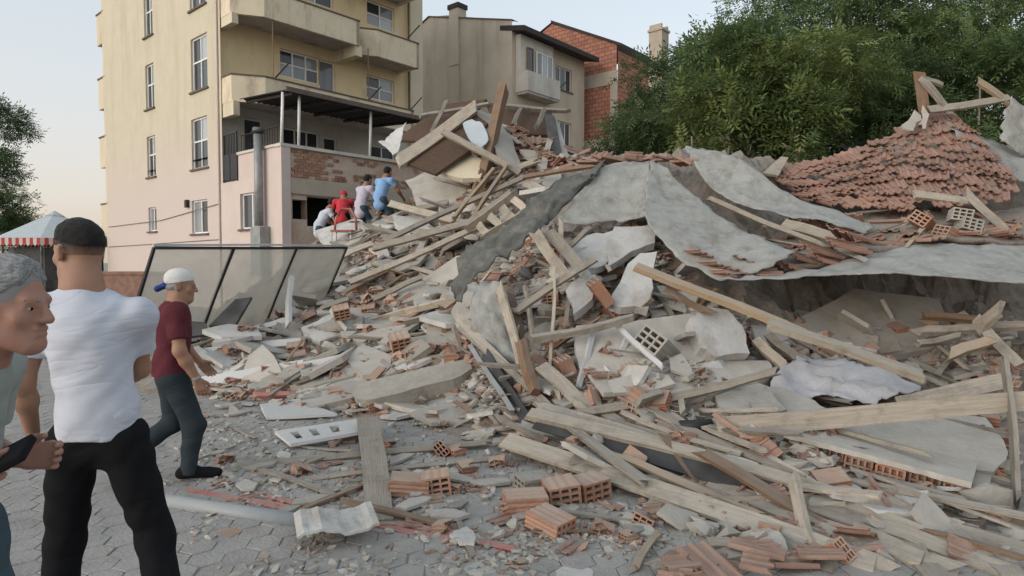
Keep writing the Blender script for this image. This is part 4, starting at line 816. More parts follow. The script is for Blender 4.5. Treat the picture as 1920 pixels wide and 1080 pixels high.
# ---------------------------------------------------------------- planks, boards, beams
pl = plank
pl('timber', (1345,800,5.0), (1935,752,4.65), .16, .05, 78, 'wood_pale', 'long pale timber lying level across the front, reaching the right edge', 'timber')
pl('batten', (1222,948,4.25), (1692,928,4.15), .085, .045, 70, 'wood_pale', 'straight batten lying across the fan of planks', 'batten')
pl('board', (948,826,5.35), (1672,1068,3.38), .16, .03, 20, 'wood_pale', 'long pale board running down to the bottom edge, lowest of the fan', 'board')
pl('board', (990,775,5.5), (1705,968,4.0), .11, .05, 25, 'wood_pale', 'long timber on top of the dark metal gutter', 'board')
pl('board', (1330,905,4.5), (1725,1052,3.5), .15, .03, 10, 'wood_pale', 'wide board second from the front in the fan', 'board')
pl('board', (1420,920,4.4), (1830,1050,3.55), .13, .03, 12, 'wood_grey', 'greyer board in the middle of the fan', 'board')
pl('board', (1500,915,4.3), (1900,1065,3.45), .12, .035, 15, 'wood_pale', 'board in the fan passing under the short upright stick', 'board')
pl('board', (1570,935,4.2), (1925,1035,3.6), .10, .04, 30, 'wood_pale', 'squared timber at the back of the fan', 'board')
pl('board', (1010,760,5.7), (1480,915,4.55), .10, .04, 30, 'wood_grey', 'weathered board behind the dark metal gutter', 'board')
pl('board', (1700,1010,3.75), (1760,1090,3.3), .14, .03, 10, 'wood_pale', 'short board end pointing out of the bottom edge', 'board')
pl('board', (1790,1000,3.8), (1900,1085,3.3), .10, .03, 10, 'wood_grey', 'short grey board at the bottom right corner', 'board')
for a, b, w, mt, lab in [((1120,845,5.0),(1400,950,4.2),.09,'wood_grey','grey board between the dark gutter and the lowest long board'), ((1480,890,4.5),(1790,985,3.85),.11,'wood_pale','pale board in the fan just under the parapet'), ((1640,985,3.85),(1905,1078,3.4),.12,'wood_pale','pale board in the fan nearest the bottom right corner'), ((1380,985,3.95),(1560,1062,3.5),.10,'wood_grey','grey board end between the tile pile and the lowest long board'),
      ((1720,975,3.9),(1925,1020,3.7),.09,'wood_grey','grey batten at the right end of the fan'), ((1600,1000,3.75),(1800,1075,3.4),.13,'wood_pale','pale board overlapping the greyer one in the fan'), ((1150,800,5.3),(1400,870,4.75),.08,'wood_pale','narrow batten above the dark gutter'), ((1760,930,4.2),(1925,985,3.9),.10,'wood_brown','brown board behind the right end of the fan'), ((1240,800,5.3),(1480,880,4.7),.07,'wood_brown','thin brown batten above the dark gutter')]:
    pl('board', a, b, w, .03, 18, mt, lab, 'board')
pl('stick', (1488,897,4.15), (1520,1028,3.62), .07, .035, 60, 'wood_pale', 'short upright stick crossing the straight batten', 'stick')
pl('stick', (1440,858,4.65), (1560,935,4.25), .07, .04, 30, 'wood_pale', 'short slanting stick left of the hollow brick parapet', 'stick')
pl('timber', (1655,940,4.1), (1752,988,3.85), .10, .07, 15, 'wood_pale', 'sawn timber block below the hollow brick parapet', 'timber')
pl('board', (1884,672,4.9), (1908,945,4.15), .14, .03, 85, 'wood_grey', 'upright grey board at the right edge', 'board')
pl('board', (1685,757,5.35), (1885,715,5.2), .13, .035, 65, 'wood_grey', 'brown grey board behind the long level timber', 'board')
pl('board', (855,592,7.1), (1010,748,6.0), .10, .035, 40, 'wood_pale', 'long pale board edging the left of the hollow, upper one', 'board')
pl('board', (862,612,7.0), (1060,790,5.65), .07, .035, 40, 'wood_grey', 'grey board edging the left of the hollow, lower one', 'board')
pl('beam', (1203,505,6.7), (1505,625,6.0), .10, .06, 25, 'wood_fresh', 'long diagonal beam under the membrane, upper half', 'beam', off=.25)
pl('beam', (1440,606,6.05), (1725,705,5.45), .12, .06, 20, 'wood_pale', 'long diagonal beam under the membrane, lower half', 'beam', off=.2)
pl('lath', (1250,545,6.6), (1330,585,6.3), .09, .03, 15, 'wood_brown', 'brown lath tucked behind the upper diagonal beam', 'lath')
pl('batten', (970,582,6.45), (1112,487,6.75), .07, .05, 50, 'wood_pale', 'pale batten rising to the right in the hollow', 'batten')
pl('log', (998,637,6.2), (1187,597,6.25), .075, .065, 20, 'wood_grey', 'rough round pole lying level in the hollow', 'pole')
pl('post', (975,640,6.15), (1002,735,5.85), .11, .08, 80, 'wood_brown', 'short brown post end standing in the hollow', 'post')
pl('board', (1040,505,6.7), (1032,690,6.3), .14, .03, 88, 'wood_pale', 'upright white board in the middle of the hollow', 'board')
pl('board', (1005,440,7.3), (1062,520,6.95), .13, .03, 60, 'wood_pale', 'pale board leaning below the dark tarpaulin, left one of two', 'board')
pl('board', (1028,432,7.4), (1090,505,7.0), .13, .03, 60, 'wood_grey', 'pale board leaning below the dark tarpaulin, right one of two', 'board')
pl('board', (938,540,6.85), (985,720,6.2), .12, .03, 70, 'wood_pale', 'tall board leaning beside the crumpled grey tarpaulin', 'board')
pl('board', (985,535,6.9), (1000,640,6.4), .06, .03, 70, 'wood_grey', 'narrow board leaning behind the tall board', 'board')
pl('lath', (1097,776,5.45), (1445,700,5.5), .075, .035, 50, 'wood_pale', 'lath rising to the right across the dusty slab', 'lath')
pl('board', (1052,418,7.7), (1053,510,7.3), .08, .05, 85, 'wood_pale', 'upright stud under the hanging membrane', 'stud')
pl('board', (1107,428,7.5), (1058,470,7.3), .07, .05, 40, 'wood_pale', 'short brace against the upright stud', 'brace')
pl('board', (1015,685,6.0), (1105,770,5.55), .13, .03, 25, 'wood_pale', 'pale board sloping down at the front of the hollow', 'board')
pl('board', (1060,730,5.8), (1160,790,5.4), .10, .03, 20, 'wood_grey', 'grey board sloping beside the front of the hollow', 'board')
pl('post', (944,165,13.2), (908,325,12.4), .26, .16, 85, 'wood_brown', 'brown post sticking up out of the peak', 'post', off=-.5)
pl('post', (890,375,12.3), (908,318,12.4), .22, .15, 85, 'wood_brown', 'dark foot of the brown post', 'post')
pl('batten', (832,247,12.5), (975,325,11.9), .13, .07, 60, 'wood_pale', 'pale batten crossing in front of the broken gable', 'batten')
pl('rafter', (748,303,12.7), (892,201,13.3), .26, .10, 60, 'wood_pale', 'pale edge board of the broken gable', 'rafter', off=-2)
for a, b, w, mt, lab in [((720,452,11.2),(985,331,11.6),.10,'wood_grey','long dark pole rising to the right below the gable'), ((983,332,11.4),(1138,306,9.6),.09,'wood_brown','dark pole continuing along the top of the hanging sheet'), ((700,466,11),(932,402,10.9),.13,'wood_pale','long pale lath under the dark pole'), ((655,530,10.3),(902,424,10.5),.10,'wood_pale','long pale lath lowest of three on the far slope'),
      ((728,380,13),(878,422,11.4),.13,'wood_pale','pale batten pointing from the climbers down right'), ((772,434,11.6),(900,447,10.7),.12,'wood_grey','pale batten crossing the long laths'), ((928,316,12),(852,410,11.2),.13,'wood_fresh','orange brace below the gable, left one of two'), ((950,311,11.9),(884,412,11),.14,'wood_fresh','orange brace below the gable, right one of two'),
      ((760,395,13),(840,380,12.5),.14,'wood_pale','pale board flat on the slope right of the climbers'), ((860,560,9),(700,600,9.5),.10,'wood_pale','pale board over the slabs beside the dark tarpaulin'), ((868,580,8.5),(760,605,8.6),.09,'wood_grey','grey board over the slabs beside the dark tarpaulin'), ((700,560,9.8),(790,520,10),.10,'wood_pale','pale stick among the slabs above the glass screen end'),
      ((640,480,12.5),(700,455,12.6),.12,'wood_pale','pale board end above the right corner of the glass screen'), ((985,345,11.5),(1060,372,10),.15,'wood_pale','pale board end poking out above the dark tarpaulin'), ((940,330,12),(1010,300,12),.12,'wood_pale','pale roof board below the tile jumble of the peak'), ((880,420,10.9),(960,360,11.2),.14,'wood_pale','pale slat on the slope above the dark tarpaulin')]:
    pl('lath', a, b, w, .05, 55, mt, lab, 'lath')
sf = empty('slatted_frame', tuple(at((935, 400, 10.6)))); tag(sf, 'pale slatted frame leaning above the dark tarpaulin', 'frame')
for a, b in (((962,372,10.3),(990,398,9.9)),((940,388,10.3),(966,414,9.9)),((918,404,10.3),(944,430,9.9)),((896,420,10.3),(920,444,9.9)),((972,360,10.3),(880,428,10.3)),((995,392,10),(905,448,9.9))):
    o = plank('slat', a, b, .13, .03, 60, 'wood_pale', None, parent=sf); o.matrix_world = Matrix.Translation(-sf.location) @ o.matrix_world
for a, b, w, mt, lab in [((1722,135,10.6),(1735,215,10.5),.18,'wood_brown','stubby brown post at the top of the tiled slope'), ((1733,150,10.5),(1780,212,10.4),.12,'wood_pale','pale strut leaning on the stubby brown post'), ((1742,206,10.4),(1893,184,10.4),.13,'wood_pale','pale board level across the top of the tiled slope'), ((1828,148,10.5),(1888,190,10.4),.13,'wood_fresh','orange board end sticking up against the trees'),
      ((1735,148,10.6),(1770,160,10.6),.08,'wood_pale','short pale offcut on the stubby brown post'), ((1812,360,8.3),(1915,462,7.6),.10,'wood_grey','grey board leaning at the right end of the tiles'), ((1715,365,8.6),(1820,378,8.5),.11,'wood_pale','pale batten under the edge of the tiled slope'), ((1335,375,8.4),(1545,462,7.4),.06,'wood_pale','thin batten in the gap beside the curled flap'), ((1470,420,7.9),(1575,448,7.6),.14,'wood_pale','pale board end under the curled flap')]:
    pl('board', a, b, w, .05, 60, mt, lab, 'board', off=-.3)
for a, b, w, mt, lab in [((1830,600,6.6),(1905,680,6.2),.10,'wood_grey','leaning board at the right of the dark cavity'), ((1840,610,6.5),(1875,580,6.4),.13,'wood_pale','pale timber stub catching light inside the dark cavity'), ((1725,620,6.9),(1925,612,6.6),.09,'wood_grey','grey pole across the mouth of the dark cavity'), ((1780,665,6.2),(1850,640,6.2),.10,'wood_fresh','broken timber end pointing out of the cavity'), ((1730,590,7.2),(1830,600,7),.08,'wood_brown','brown timber end deep in the cavity'),
      ((1720,645,6.7),(1800,632,6.7),.06,'wood_grey','short grey stick in the mouth of the cavity'), ((1420,640,6.3),(1470,690,6.1),.10,'wood_pale','pale block of timber below the diagonal beam'), ((1440,628,6.4),(1500,680,6.2),.09,'wood_grey','grey stick below the diagonal beam')]:
    pl('board', a, b, w, .06, 45, mt, lab, 'board')
pl('board', (691,784,5.95), (712,976,4.28), .20, .025, 0, 'wood_pale', 'wide pale board lying on the paving toward the camera', 'board', off=.03)
pl('lath', (440,874,5.1), (910,831,5.55), .07, .035, 30, 'wood_pale', 'long lath lying on the wide pale board', 'lath', off=.04)
pl('lath', (540,902,4.8), (930,862,5.2), .045, .03, 30, 'wood_pale', 'thin lath nearer the camera across the wide pale board', 'lath', off=.04)
pl('gutter', (1005,793,5.4), (1540,945,4.3), .13, .012, 45, 'metal_black', 'dark metal gutter between the long boards', 'gutter')
pl('gutter', (1010,785,5.45), (1430,905,4.5), .06, .05, 45, 'metal_grey', 'grey metal edge strip along the dark gutter', 'strip')
pl('gutter', (905,665,6.6), (985,790,5.75), .16, .02, 60, 'metal_black', 'dark bent metal sheet at the left of the hollow', 'metal sheet')
pl('gutter', (885,650,6.8), (960,770,5.85), .05, .05, 45, 'metal_grey', 'grey metal profile beside the dark bent sheet', 'profile')
for a, b, lab in [((1148,600,6.4),(1242,692,5.9),'white window bar slanting down in the hollow, longest one'), ((1115,612,6.4),(1086,722,5.9),'white window bar leaning left in the hollow'), ((1128,688,6.1),(1195,758,5.7),'white window bar lowest in the hollow'), ((1172,640,6.3),(1155,690,6.1),'short white window bar in the hollow'), ((1200,700,5.8),(1235,790,5.4),'white window bar near the round grey pot')]:
    pl('window_bar', a, b, .05, .045, 45, 'metal_white', lab, 'bar')
# left side profiles and panels
for a, b, w, lab in [((352,722,8.0),(565,688,8.2),.16,'long white door frame profile lying left of the slabs'), ((565,690,8.1),(735,655,8.3),.14,'white profile continuing over the slabs'), ((380,660,8.8),(560,640,9),.10,'white profile below the dark boards'), ((440,625,9.5),(540,600,9.8),.08,'thin white profile under the glass screen'), ((545,520,10.3),(540,610,9.4),.14,'upright pale post behind the glass screen')]:
    pl('profile', a, b, w, .05, 65, 'metal_white', lab, 'profile')
panel('door_panel', [(335,655,8.6),(372,650,8.8),(450,700,8.2),(352,722,7.9)], .05, 'plaster_white', 'white door panel lying behind the man in the cap', 'panel')
panel('dark_board', [(392,612,9.4),(440,560,9.7),(472,558,9.7),(440,608,9.3)], .04, 'board_dark', 'dark square board leaning below the glass screen', 'board')
panel('dark_board', [(345,600,9.3),(385,605,9.3),(395,625,9.0),(350,632,8.9)], .04, 'board_dark', 'dark board lying left of the leaning square one', 'board')
panel('wall_slab', [(548,727,7.7),(640,690,7.9),(735,655,8.2),(868,632,8.1),(858,662,7.6),(720,705,7.5),(630,728,7.4)], .12, 'plaster', 'largest tilted wall slab with exposed red brick at its end', 'slab', jag=.05)
for k in range(14):
    u = k / 13; place(random.choice(BR_B), 'hollow_brick', at((745 + 118 * u, 668 - 22 * u + random.uniform(-6, 6), 7.75)), (random.uniform(-.4, .4), random.uniform(-.4, .4), random.uniform(0, 6)), 'broken brick in the red edge of the largest wall slab, ' + ('first second third fourth fifth sixth seventh eighth ninth tenth eleventh twelfth thirteenth fourteenth'.split()[k]) + ' from left', 'brick', 'bricks in the slab edge', random.uniform(.5, .85))
panel('concrete_block', [(665,722,7.1),(870,672,7.1),(885,690,6.9),(850,715,6.8),(700,745,6.7),(668,745,6.8)], .22, 'concrete', 'grey concrete beam piece under the largest wall slab', 'slab', jag=.04)
panel('wall_slab', [(565,615,9.4),(640,575,10),(705,580,10),(700,610,9.3),(600,640,9.0)], .14, 'plaster_white', 'white plaster slab on top of the left stack', 'slab', jag=.05)
panel('wall_slab', [(640,640,9),(700,600,9.4),(760,585,9.4),(770,605,9.0),(690,640,8.7)], .14, 'plaster', 'cracked plaster slab right of the white one', 'slab', jag=.05)
panel('wall_slab', [(600,680,8.6),(690,655,8.7),(860,612,8.5),(868,628,8.2),(740,665,8.1),(640,690,8.1)], .10, 'plaster', 'long thin slab above the largest wall slab', 'slab', jag=.05)
panel('wall_slab', [(690,560,10.2),(770,535,10.3),(850,520,10),(840,545,9.6),(740,575,9.6)], .12, 'concrete', 'grey slab beside the foot of the dark tarpaulin', 'slab', jag=.06)
panel('wall_slab', [(540,640,9.2),(570,630,9.3),(575,665,8.9),(545,672,8.8)], .2, 'brick', 'square of red brickwork at the left of the stack', 'slab', jag=.03)
panel('wall_slab', [(588,430,15),(668,412,15),(700,425,14.6),(690,455,14.2),(610,462,14.2)], .18, 'plaster_white', 'white slab below the man in red', 'slab', jag=.05)
panel('wall_slab', [(760,340,14),(800,320,14),(900,345,13),(880,390,12.7),(780,385,13)], .15, 'plaster', 'pale slab on the slope under the broken gable', 'slab', jag=.08)
panel('wall_slab', [(735,400,13.2),(800,410,12.8),(830,440,12),(760,450,12)], .14, 'plaster_white', 'pale slab below the man in blue', 'slab', jag=.08)
panel('ceiling_panel', [(487,757,6.9),(560,748,7.1),(632,774,6.6),(500,783,6.5)], .03, 'metal_white', 'flat pale panel on the paving below the stack', 'panel', jag=.02)
sp = empty('stencil_panel', tuple(G(600, 815, .1))); tag(sp, 'pale panel with cut out openings propped on the paving', 'panel')
sv = [Vector(P(*q)) for q in ((515,808,5.9),(690,782,6.15),(692,806,5.75),(545,832,5.5))]
def sq(u, v): return sv[0].lerp(sv[1], u).lerp(sv[3].lerp(sv[2], u), v) - sp.location
smb = MB(); uu = [0, .12, .22, .32, .42, .55, .66, .78, 1]; vv = [0, .25, .75, 1]
for i in range(8):
    for j in range(3):
        if j == 1 and i in (1, 3, 5): continue
        q = [sq(uu[i], vv[j]), sq(uu[i + 1], vv[j]), sq(uu[i + 1], vv[j + 1]), sq(uu[i], vv[j + 1])]; e = Vector((0, 0, -.03))
        smb.add(q + [a + e for a in q], [(0, 1, 2, 3), (7, 6, 5, 4), (0, 4, 5, 1), (1, 5, 6, 2), (2, 6, 7, 3), (3, 7, 4, 0)])
smb.build('face', M['metal_white'], sp)
# ribbed white panel, pipe, red strips, flakes
rp = [G(a, b, .05) for a, b in ((553,982),(695,962),(712,1006),(560,1028))]; rc = sum(rp, Vector()) / 4; v = []
for i in range(15):
    for j in range(4):
        a = rp[0].lerp(rp[1], i / 14).lerp(rp[3].lerp(rp[2], i / 14), j / 3) - rc; v.append(a + Vector((0, 0, (.010 if i % 3 == 1 else 0) + .02 * math.sin(i * .5) + random.uniform(-.004, .004) + .05)))
rb_ = tag(mobj('ribbed_panel', pydata('ribbed_panel', v, [(i * 4 + j, i * 4 + 4 + j, i * 4 + 5 + j, i * 4 + 1 + j) for i in range(14) for j in range(3)], M['plaster_white'])), 'broken white ribbed panel at the end of the grey pipe', 'panel'); rb_.location = rc; rb_.modifiers.new('s', 'SOLIDIFY').thickness = .015
tube('drain_pipe', [(285,937,4.5),(420,957,4.3),(568,980,4.1)], .052, 'pvc', 'grey plastic pipe lying behind the man in the white shirt', 'pipe', n=14)
def strip(pts, lab): 
    for k, (a, b) in enumerate(zip(pts, pts[1:])): plank('red_strip', a, b, .05, .02, 20, 'red_plastic', lab, 'strip', 'red strips' , off=.02)
plank('red_strip', (352,922,4.55), (620,966,4.2), .055, .02, 15, 'red_plastic', 'red strip lying beyond the grey pipe', 'strip', off=.02)
plank('red_strip', (480,925,4.6), (612,962,4.25), .04, .02, 15, 'red_plastic', 'shorter red strip beside the first beyond the pipe', 'strip', off=.02)
plank('red_strip', (705,985,4.05), (968,1034,3.62), .045, .02, 15, 'red_plastic', 'long red strip right of the ribbed panel', 'strip', off=.02)
plank('red_strip', (710,982,4.1), (850,1000,3.9), .05, .02, 15, 'red_plastic', 'short red strip over the end of the wide pale board', 'strip', off=.02)
plank('red_strip', (480,740,7.3), (580,738,7.4), .07, .03, 30, 'red_plastic', 'red bar lying at the foot of the slab stack', 'strip', off=.02)
for pts, lab in [([(868,1066),(905,1047),(938,1054),(930,1072),(895,1085)],'white flake of plaster at the bottom edge, middle one'), ([(1042,1070),(1080,1052),(1108,1066),(1112,1090),(1045,1092)],'white flake of plaster at the bottom edge, right one'), ([(632,1068),(660,1058),(674,1070),(655,1085)],'small pale blue flake at the bottom edge'), ([(862,1008),(905,992),(940,1012),(905,1022)],'grey tile piece flat on the paving by the red strip'), ([(405,1000),(445,985),(465,990),(430,1008)],'reddish board chip on the paving near the pipe')]:
    panel('plaster_flake', [(a, b, G(a, b).y) for a, b in pts], .012, 'plaster_white' if 'white' in lab or 'blue' in lab else 'tile', lab, 'flake', jag=.012, off=.02, sub=4)
for px, py, d, rot, me, s, lab in [(985,940,4.42,(0,0,.15),BR_L,1.1,'orange hollow brick facing the camera on the paving'), (1052,922,4.5,(.1,.05,-1.35),BR_W,1.15,'plaster capped hollow brick with its holes showing'), (1105,915,4.6,(.1,0,-1.1),BR_W,1.15,'hollow brick behind the plaster capped one'), (1032,978,4.1,(0,.12,-.75),BR_L,1.0,'low hollow brick in front of the pair'), (818,905,4.65,(.12,.0,-1.45),BR_W,1.05,'hollow brick standing with its grid of holes to the camera'), (768,908,4.75,(0,.1,.1),BR_L,1.1,'dusty brick lying beside the one with its holes to the camera'), (1000,908,4.7,(0,0,.4),BR_G,1.0,'pale block behind the orange brick'),
      (1232,650,6.2,(.5,.5,.9),BR_G,1.6,'grey hollow block with slots in the hollow, largest'), (1060,690,6.1,(.1,1.2,.3),BR_W,1.1,'orange brick standing in the hollow by the brown post'), (1125,548,6.8,(.2,.9,.3),BR_L,1.2,'orange brick leaning on the white wall pieces'), (1190,768,5.5,(.2,.2,.8),BR_W,1.0,'brick with dark holes near the round grey pot'), (640,585,9.0,(.2,.3,-1.2),BR_W,1.2,'brick with holes topmost of the left stack'), (750,640,8.0,(.2,.3,-1.2),BR_W,1.3,'brick with holes at the edge of the long thin slab'), (555,655,8.8,(.1,.2,-1.3),BR_W,1.2,'dark holed brick at the left of the stack')]:
    gp = G(px, py, .062 * s); pos = P(px, py, d) if py < 880 else (gp if hz(gp.x, gp.y)[0] < .05 else at((px, py), .1))
    place(me, 'hollow_brick', pos, rot, lab, 'brick', None, s)
for a_, b_, lab in (((1230,1062,0),(1390,1040,0),'grey stick lying over the tile pile at the bottom edge'), ((1330,1020,0),(1475,1034,0),'short pale board behind the tile pile at the bottom edge'), ((1250,1040,0),(1380,1066,0),'short brown stick under the tile pile at the bottom edge')): pl('stick', a_[:2], b_[:2], .09, .03, 10, 'wood_grey' if 'grey' in lab else ('wood_brown' if 'brown' in lab else 'wood_pale'), lab, 'stick', off=.12)
for k, (px, py, d, a, L_) in enumerate([(1305,1048,3.7,-.1,1.),(1330,1058,3.62,-.12,1.1),(1300,1062,3.6,-.08,1.),(1395,1022,3.85,-.15,1.1),(1420,1030,3.8,-.1,1.),(1440,1062,3.6,-.2,.9),(1480,1050,3.65,.5,.9),(1540,1040,3.7,-.5,.8),(1290,1072,3.5,0,.9)]):
    place(TILES[k % 3], 'roof_tile', G(px, py, .05 + .03 * (k % 3)), (random.gauss(0, .12), random.gauss(0, .12), a + random.gauss(0, .45)), 'clay tile in the loose pile at the bottom edge, left of the fan', 'roof tile', 'tile pile at the bottom edge', L_ * .72)
# ---------------------------------------------------------------- white wall pieces under the membrane, dusty slabs
panel('wall_piece', [(1062,470,7.6),(1100,440,7.8),(1150,432,7.9),(1148,480,7.5),(1120,500,7.3),(1075,515,7.2)], .1, 'plaster_white', 'white wall piece right of the upright stud', 'wall piece', jag=.04)
panel('wall_piece', [(1152,425,7.9),(1232,420,7.9),(1228,455,7.6),(1185,470,7.5),(1140,500,7.3),(1138,460,7.6)], .1, 'plaster_white', 'white wall piece directly under the hanging membrane', 'wall piece', jag=.04)
panel('wall_piece', [(1142,570,6.8),(1170,510,7.1),(1200,475,7.3),(1232,472,7.3),(1225,540,6.9),(1215,580,6.7)], .1, 'plaster_white', 'pale blue white wall piece below the others', 'wall piece', jag=.04)
panel('wall_piece', [(1060,545,7.0),(1100,505,7.2),(1118,515,7.1),(1110,560,6.8),(1075,590,6.7)], .1, 'plaster_white', 'small white wall piece behind the orange brick', 'wall piece', jag=.04)
panel('wall_piece', [(1080,610,6.5),(1300,588,6.7),(1330,670,6.2),(1240,700,6.0),(1090,700,5.95)], .08, 'plaster', 'beige wall sheet behind the white window bars', 'wall piece', jag=.04)
panel('wall_block', [(1292,598,6.3),(1318,574,6.4),(1365,580,6.4),(1392,610,6.3),(1405,664,6.1),(1345,668,6.0),(1315,650,6.05)], .25, 'plaster_white', 'white rounded wall block beside the diagonal beam', 'block', jag=.02)
panel('dusty_slab', [(1170,725,5.7),(1230,690,6.1),(1330,672,6.3),(1440,680,6.2),(1445,705,5.9),(1330,740,5.55),(1200,755,5.4)], .1, 'plaster', 'dust covered slab in front of the white rounded block', 'slab', jag=.05)
panel('dusty_slab', [(1340,745,5.6),(1420,715,5.8),(1500,740,5.5),(1560,775,5.2),(1380,785,5.1)], .12, 'plaster', 'dust covered slab under the white cloth', 'slab', jag=.05)
panel('dusty_slab', [(1480,800,5.0),(1560,770,5.4),(1850,775,5.3),(1890,850,4.75),(1860,895,4.5),(1690,850,4.6)], .1, 'plaster', 'broad dusty slab above the hollow brick parapet', 'slab', jag=.04)
panel('wall_piece', [(1405,755,5.3),(1435,722,5.5),(1475,770,5.1),(1420,782,5.0)], .2, 'concrete', 'grey block corner at the left of the white cloth', 'block', jag=.01)
panel('cavity_wall', [(1475,600,8.0),(1600,545,8.2),(1760,560,8.2),(1800,640,7.6),(1640,680,7.0)], .1, 'plaster', 'smooth plaster wall lying at the back of the dark cavity', 'wall piece', jag=.03)
tube('pot', [(1205,800,5.25),(1222,785,5.35)], .07, 'concrete', 'round grey pot in the rubble above the long boards', 'pot', n=14)
tube('pot', [(1275,800,5.15),(1335,797,5.15)], .05, 'iron', 'black rubber bucket lying under the long level timber', 'bucket', n=14)
# fallen parapet of hollow bricks
pa = empty('fallen_parapet', tuple(P(1650, 880, 4.4))); tag(pa, 'fallen parapet showing a row of hollow bricks between white renders', 'parapet')
A_, B_ = P(1468, 832, 4.85), P(1850, 938, 4.05); ax = (B_ - A_).normalized(); L_ = (B_ - A_).length
up = Vector((0, 0, 1)); bk = ax.cross(up).normalized(); bk = -bk if bk.y < 0 else bk; up = bk.cross(ax) if bk.cross(ax).z > 0 else ax.cross(bk)
m3 = Matrix((ax, bk, up)).transposed()
def inpa(mb, name, mat, off): 
    o = mb.build(name, M[mat], pa); o.matrix_local = Matrix.Translation(A_ - pa.location + off) @ m3.to_4x4(); return o
def wavy(x0, x1, y0, y1, z0, z1, jag, n=22):
    mb = MB(); v = []
    for i in range(n + 1):
        x = x0 + (x1 - x0) * i / n; j = random.uniform(-jag, jag); v += [(x, y0 + j, z0), (x, y1, z0), (x, y1, z1), (x, y0 + j * .6, z1)]
    f = [(i * 4 + k, i * 4 + (k + 1) % 4, i * 4 + 4 + (k + 1) % 4, i * 4 + 4 + k) for i in range(n) for k in range(4)] + [(3, 2, 1, 0), tuple(n * 4 + k for k in range(4))]
    return mb.add(v, f)
inpa(wavy(0, L_ * .93, -.02, .5, .055, .095, .012), 'render_coat', 'plaster', Vector())
inpa(wavy(0.02, L_ * .99, -.10, .45, -.14, -.085, .035), 'render_coat', 'plaster_white', Vector())
inpa(MB().box((.02, .10, -.083), (L_, .42, .052)), 'core', 'concrete', Vector())
nb = int(L_ / .2)
PB = brick_mesh('brick', 'brick', .12, .185, .128, 4, 2)
for k in range(nb):
    o = mobj('brick', PB, None, pa); dy = random.uniform(.02, .10)
    o.matrix_local = Matrix.Translation(A_ - pa.location) @ m3.to_4x4() @ Matrix.Translation((.12 + k * .2, dy + .03, -.016)) @ Matrix.Rotation(-math.pi / 2, 4, 'Z')
eb = chunk_mesh('end_block', 'concrete', .16, .15, .14, 22); o = mobj('end_block', eb, None, pa); o.location = B_ - pa.location + Vector((.03, .05, -.02)); o.rotation_euler = (.2, .1, .5)
# peak: broken gable
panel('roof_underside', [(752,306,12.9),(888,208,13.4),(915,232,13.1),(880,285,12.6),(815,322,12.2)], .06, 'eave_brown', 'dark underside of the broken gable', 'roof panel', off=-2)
panel('roof_deck', [(892,203,13.5),(925,212,13.8),(960,270,13.2),(985,318,12.2),(955,318,12.1),(912,262,12.8)], .08, 'plaster', 'pale boarded slope of the broken gable', 'roof panel', jag=.06, off=-1)
panel('blue_panel', [(868,232,12.9),(885,222,12.9),(905,232,12.8),(916,262,12.5),(900,280,12.3),(878,258,12.6)], .03, 'awning_blue', 'pale blue panel scrap in the broken gable', 'panel', jag=.03, off=-1)
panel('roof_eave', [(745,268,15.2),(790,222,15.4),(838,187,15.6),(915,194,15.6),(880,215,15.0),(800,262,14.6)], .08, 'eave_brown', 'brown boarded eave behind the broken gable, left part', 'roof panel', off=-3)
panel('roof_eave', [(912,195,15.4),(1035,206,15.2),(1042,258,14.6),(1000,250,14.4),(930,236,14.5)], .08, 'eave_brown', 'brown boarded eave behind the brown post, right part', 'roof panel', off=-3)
panel('roof_eave', [(760,292,14.6),(850,250,14.8),(900,240,14.8),(880,300,14),(800,310,13.8)], .08, 'roof_dark', 'dark panel standing in for the shaded loft under the brown eave', 'roof panel', off=-3)  # dark sheet put where the loft is only in shade
for a, b, lab in [((836,190,14.8),(808,250,14.4),'rafter tail under the left brown eave'), ((978,200,14.9),(960,235,14.4),'rafter tail right of the brown post'), ((1020,207,14.8),(1005,240,14.3),'last rafter tail at the right of the eave'), ((790,218,15),(915,196,15.2),'eave board along the left brown eave'), ((945,199,15),(1065,209,15),'thin eave board running past the tan house')]:
    pl('rafter_tail', a, b, .10, .08, 45, 'wood_grey', lab, 'rafter', off=-3)
panel('black_sheet', [(1020,213,13.6),(1040,216,13.6),(1053,285,13.2),(1040,292,13.1),(1028,262,13.3)], .03, 'board_dark', 'black upright sheet at the right of the peak', 'sheet', off=-2)
panel('white_board', [(1041,214,13.7),(1050,240,13.6),(1066,290,13.3),(1053,292,13.2)], .03, 'plaster_white', 'white board behind the black upright sheet', 'board', off=-2)
panel('wall_piece', [(812,315,12.6),(868,282,12.9),(905,300,12.6),(900,335,12.2),(850,330,12.3)], .1, 'facade_yellow', 'yellowish wall piece under the dark gable underside', 'wall piece', jag=.04, off=-.3)
for pts, lab in [([(1722,235,10.3),(1730,195,10.4),(1742,215,10.3),(1736,240,10.2)],'white rag hanging on the stubby post, right one'), ([(1690,235,10.3),(1715,205,10.4),(1728,225,10.3),(1712,245,10.2)],'white rag hanging on the stubby post, left one')]:
    panel('rag', pts, .03, 'plaster', lab, 'rag', jag=.04, off=-1)
panel('white_board', [(1430,325,10.2),(1465,292,10.4),(1478,296,10.4),(1460,328,10.1)], .04, 'wood_pale', 'small pointed board standing left of the tiled slope', 'board', off=-1)

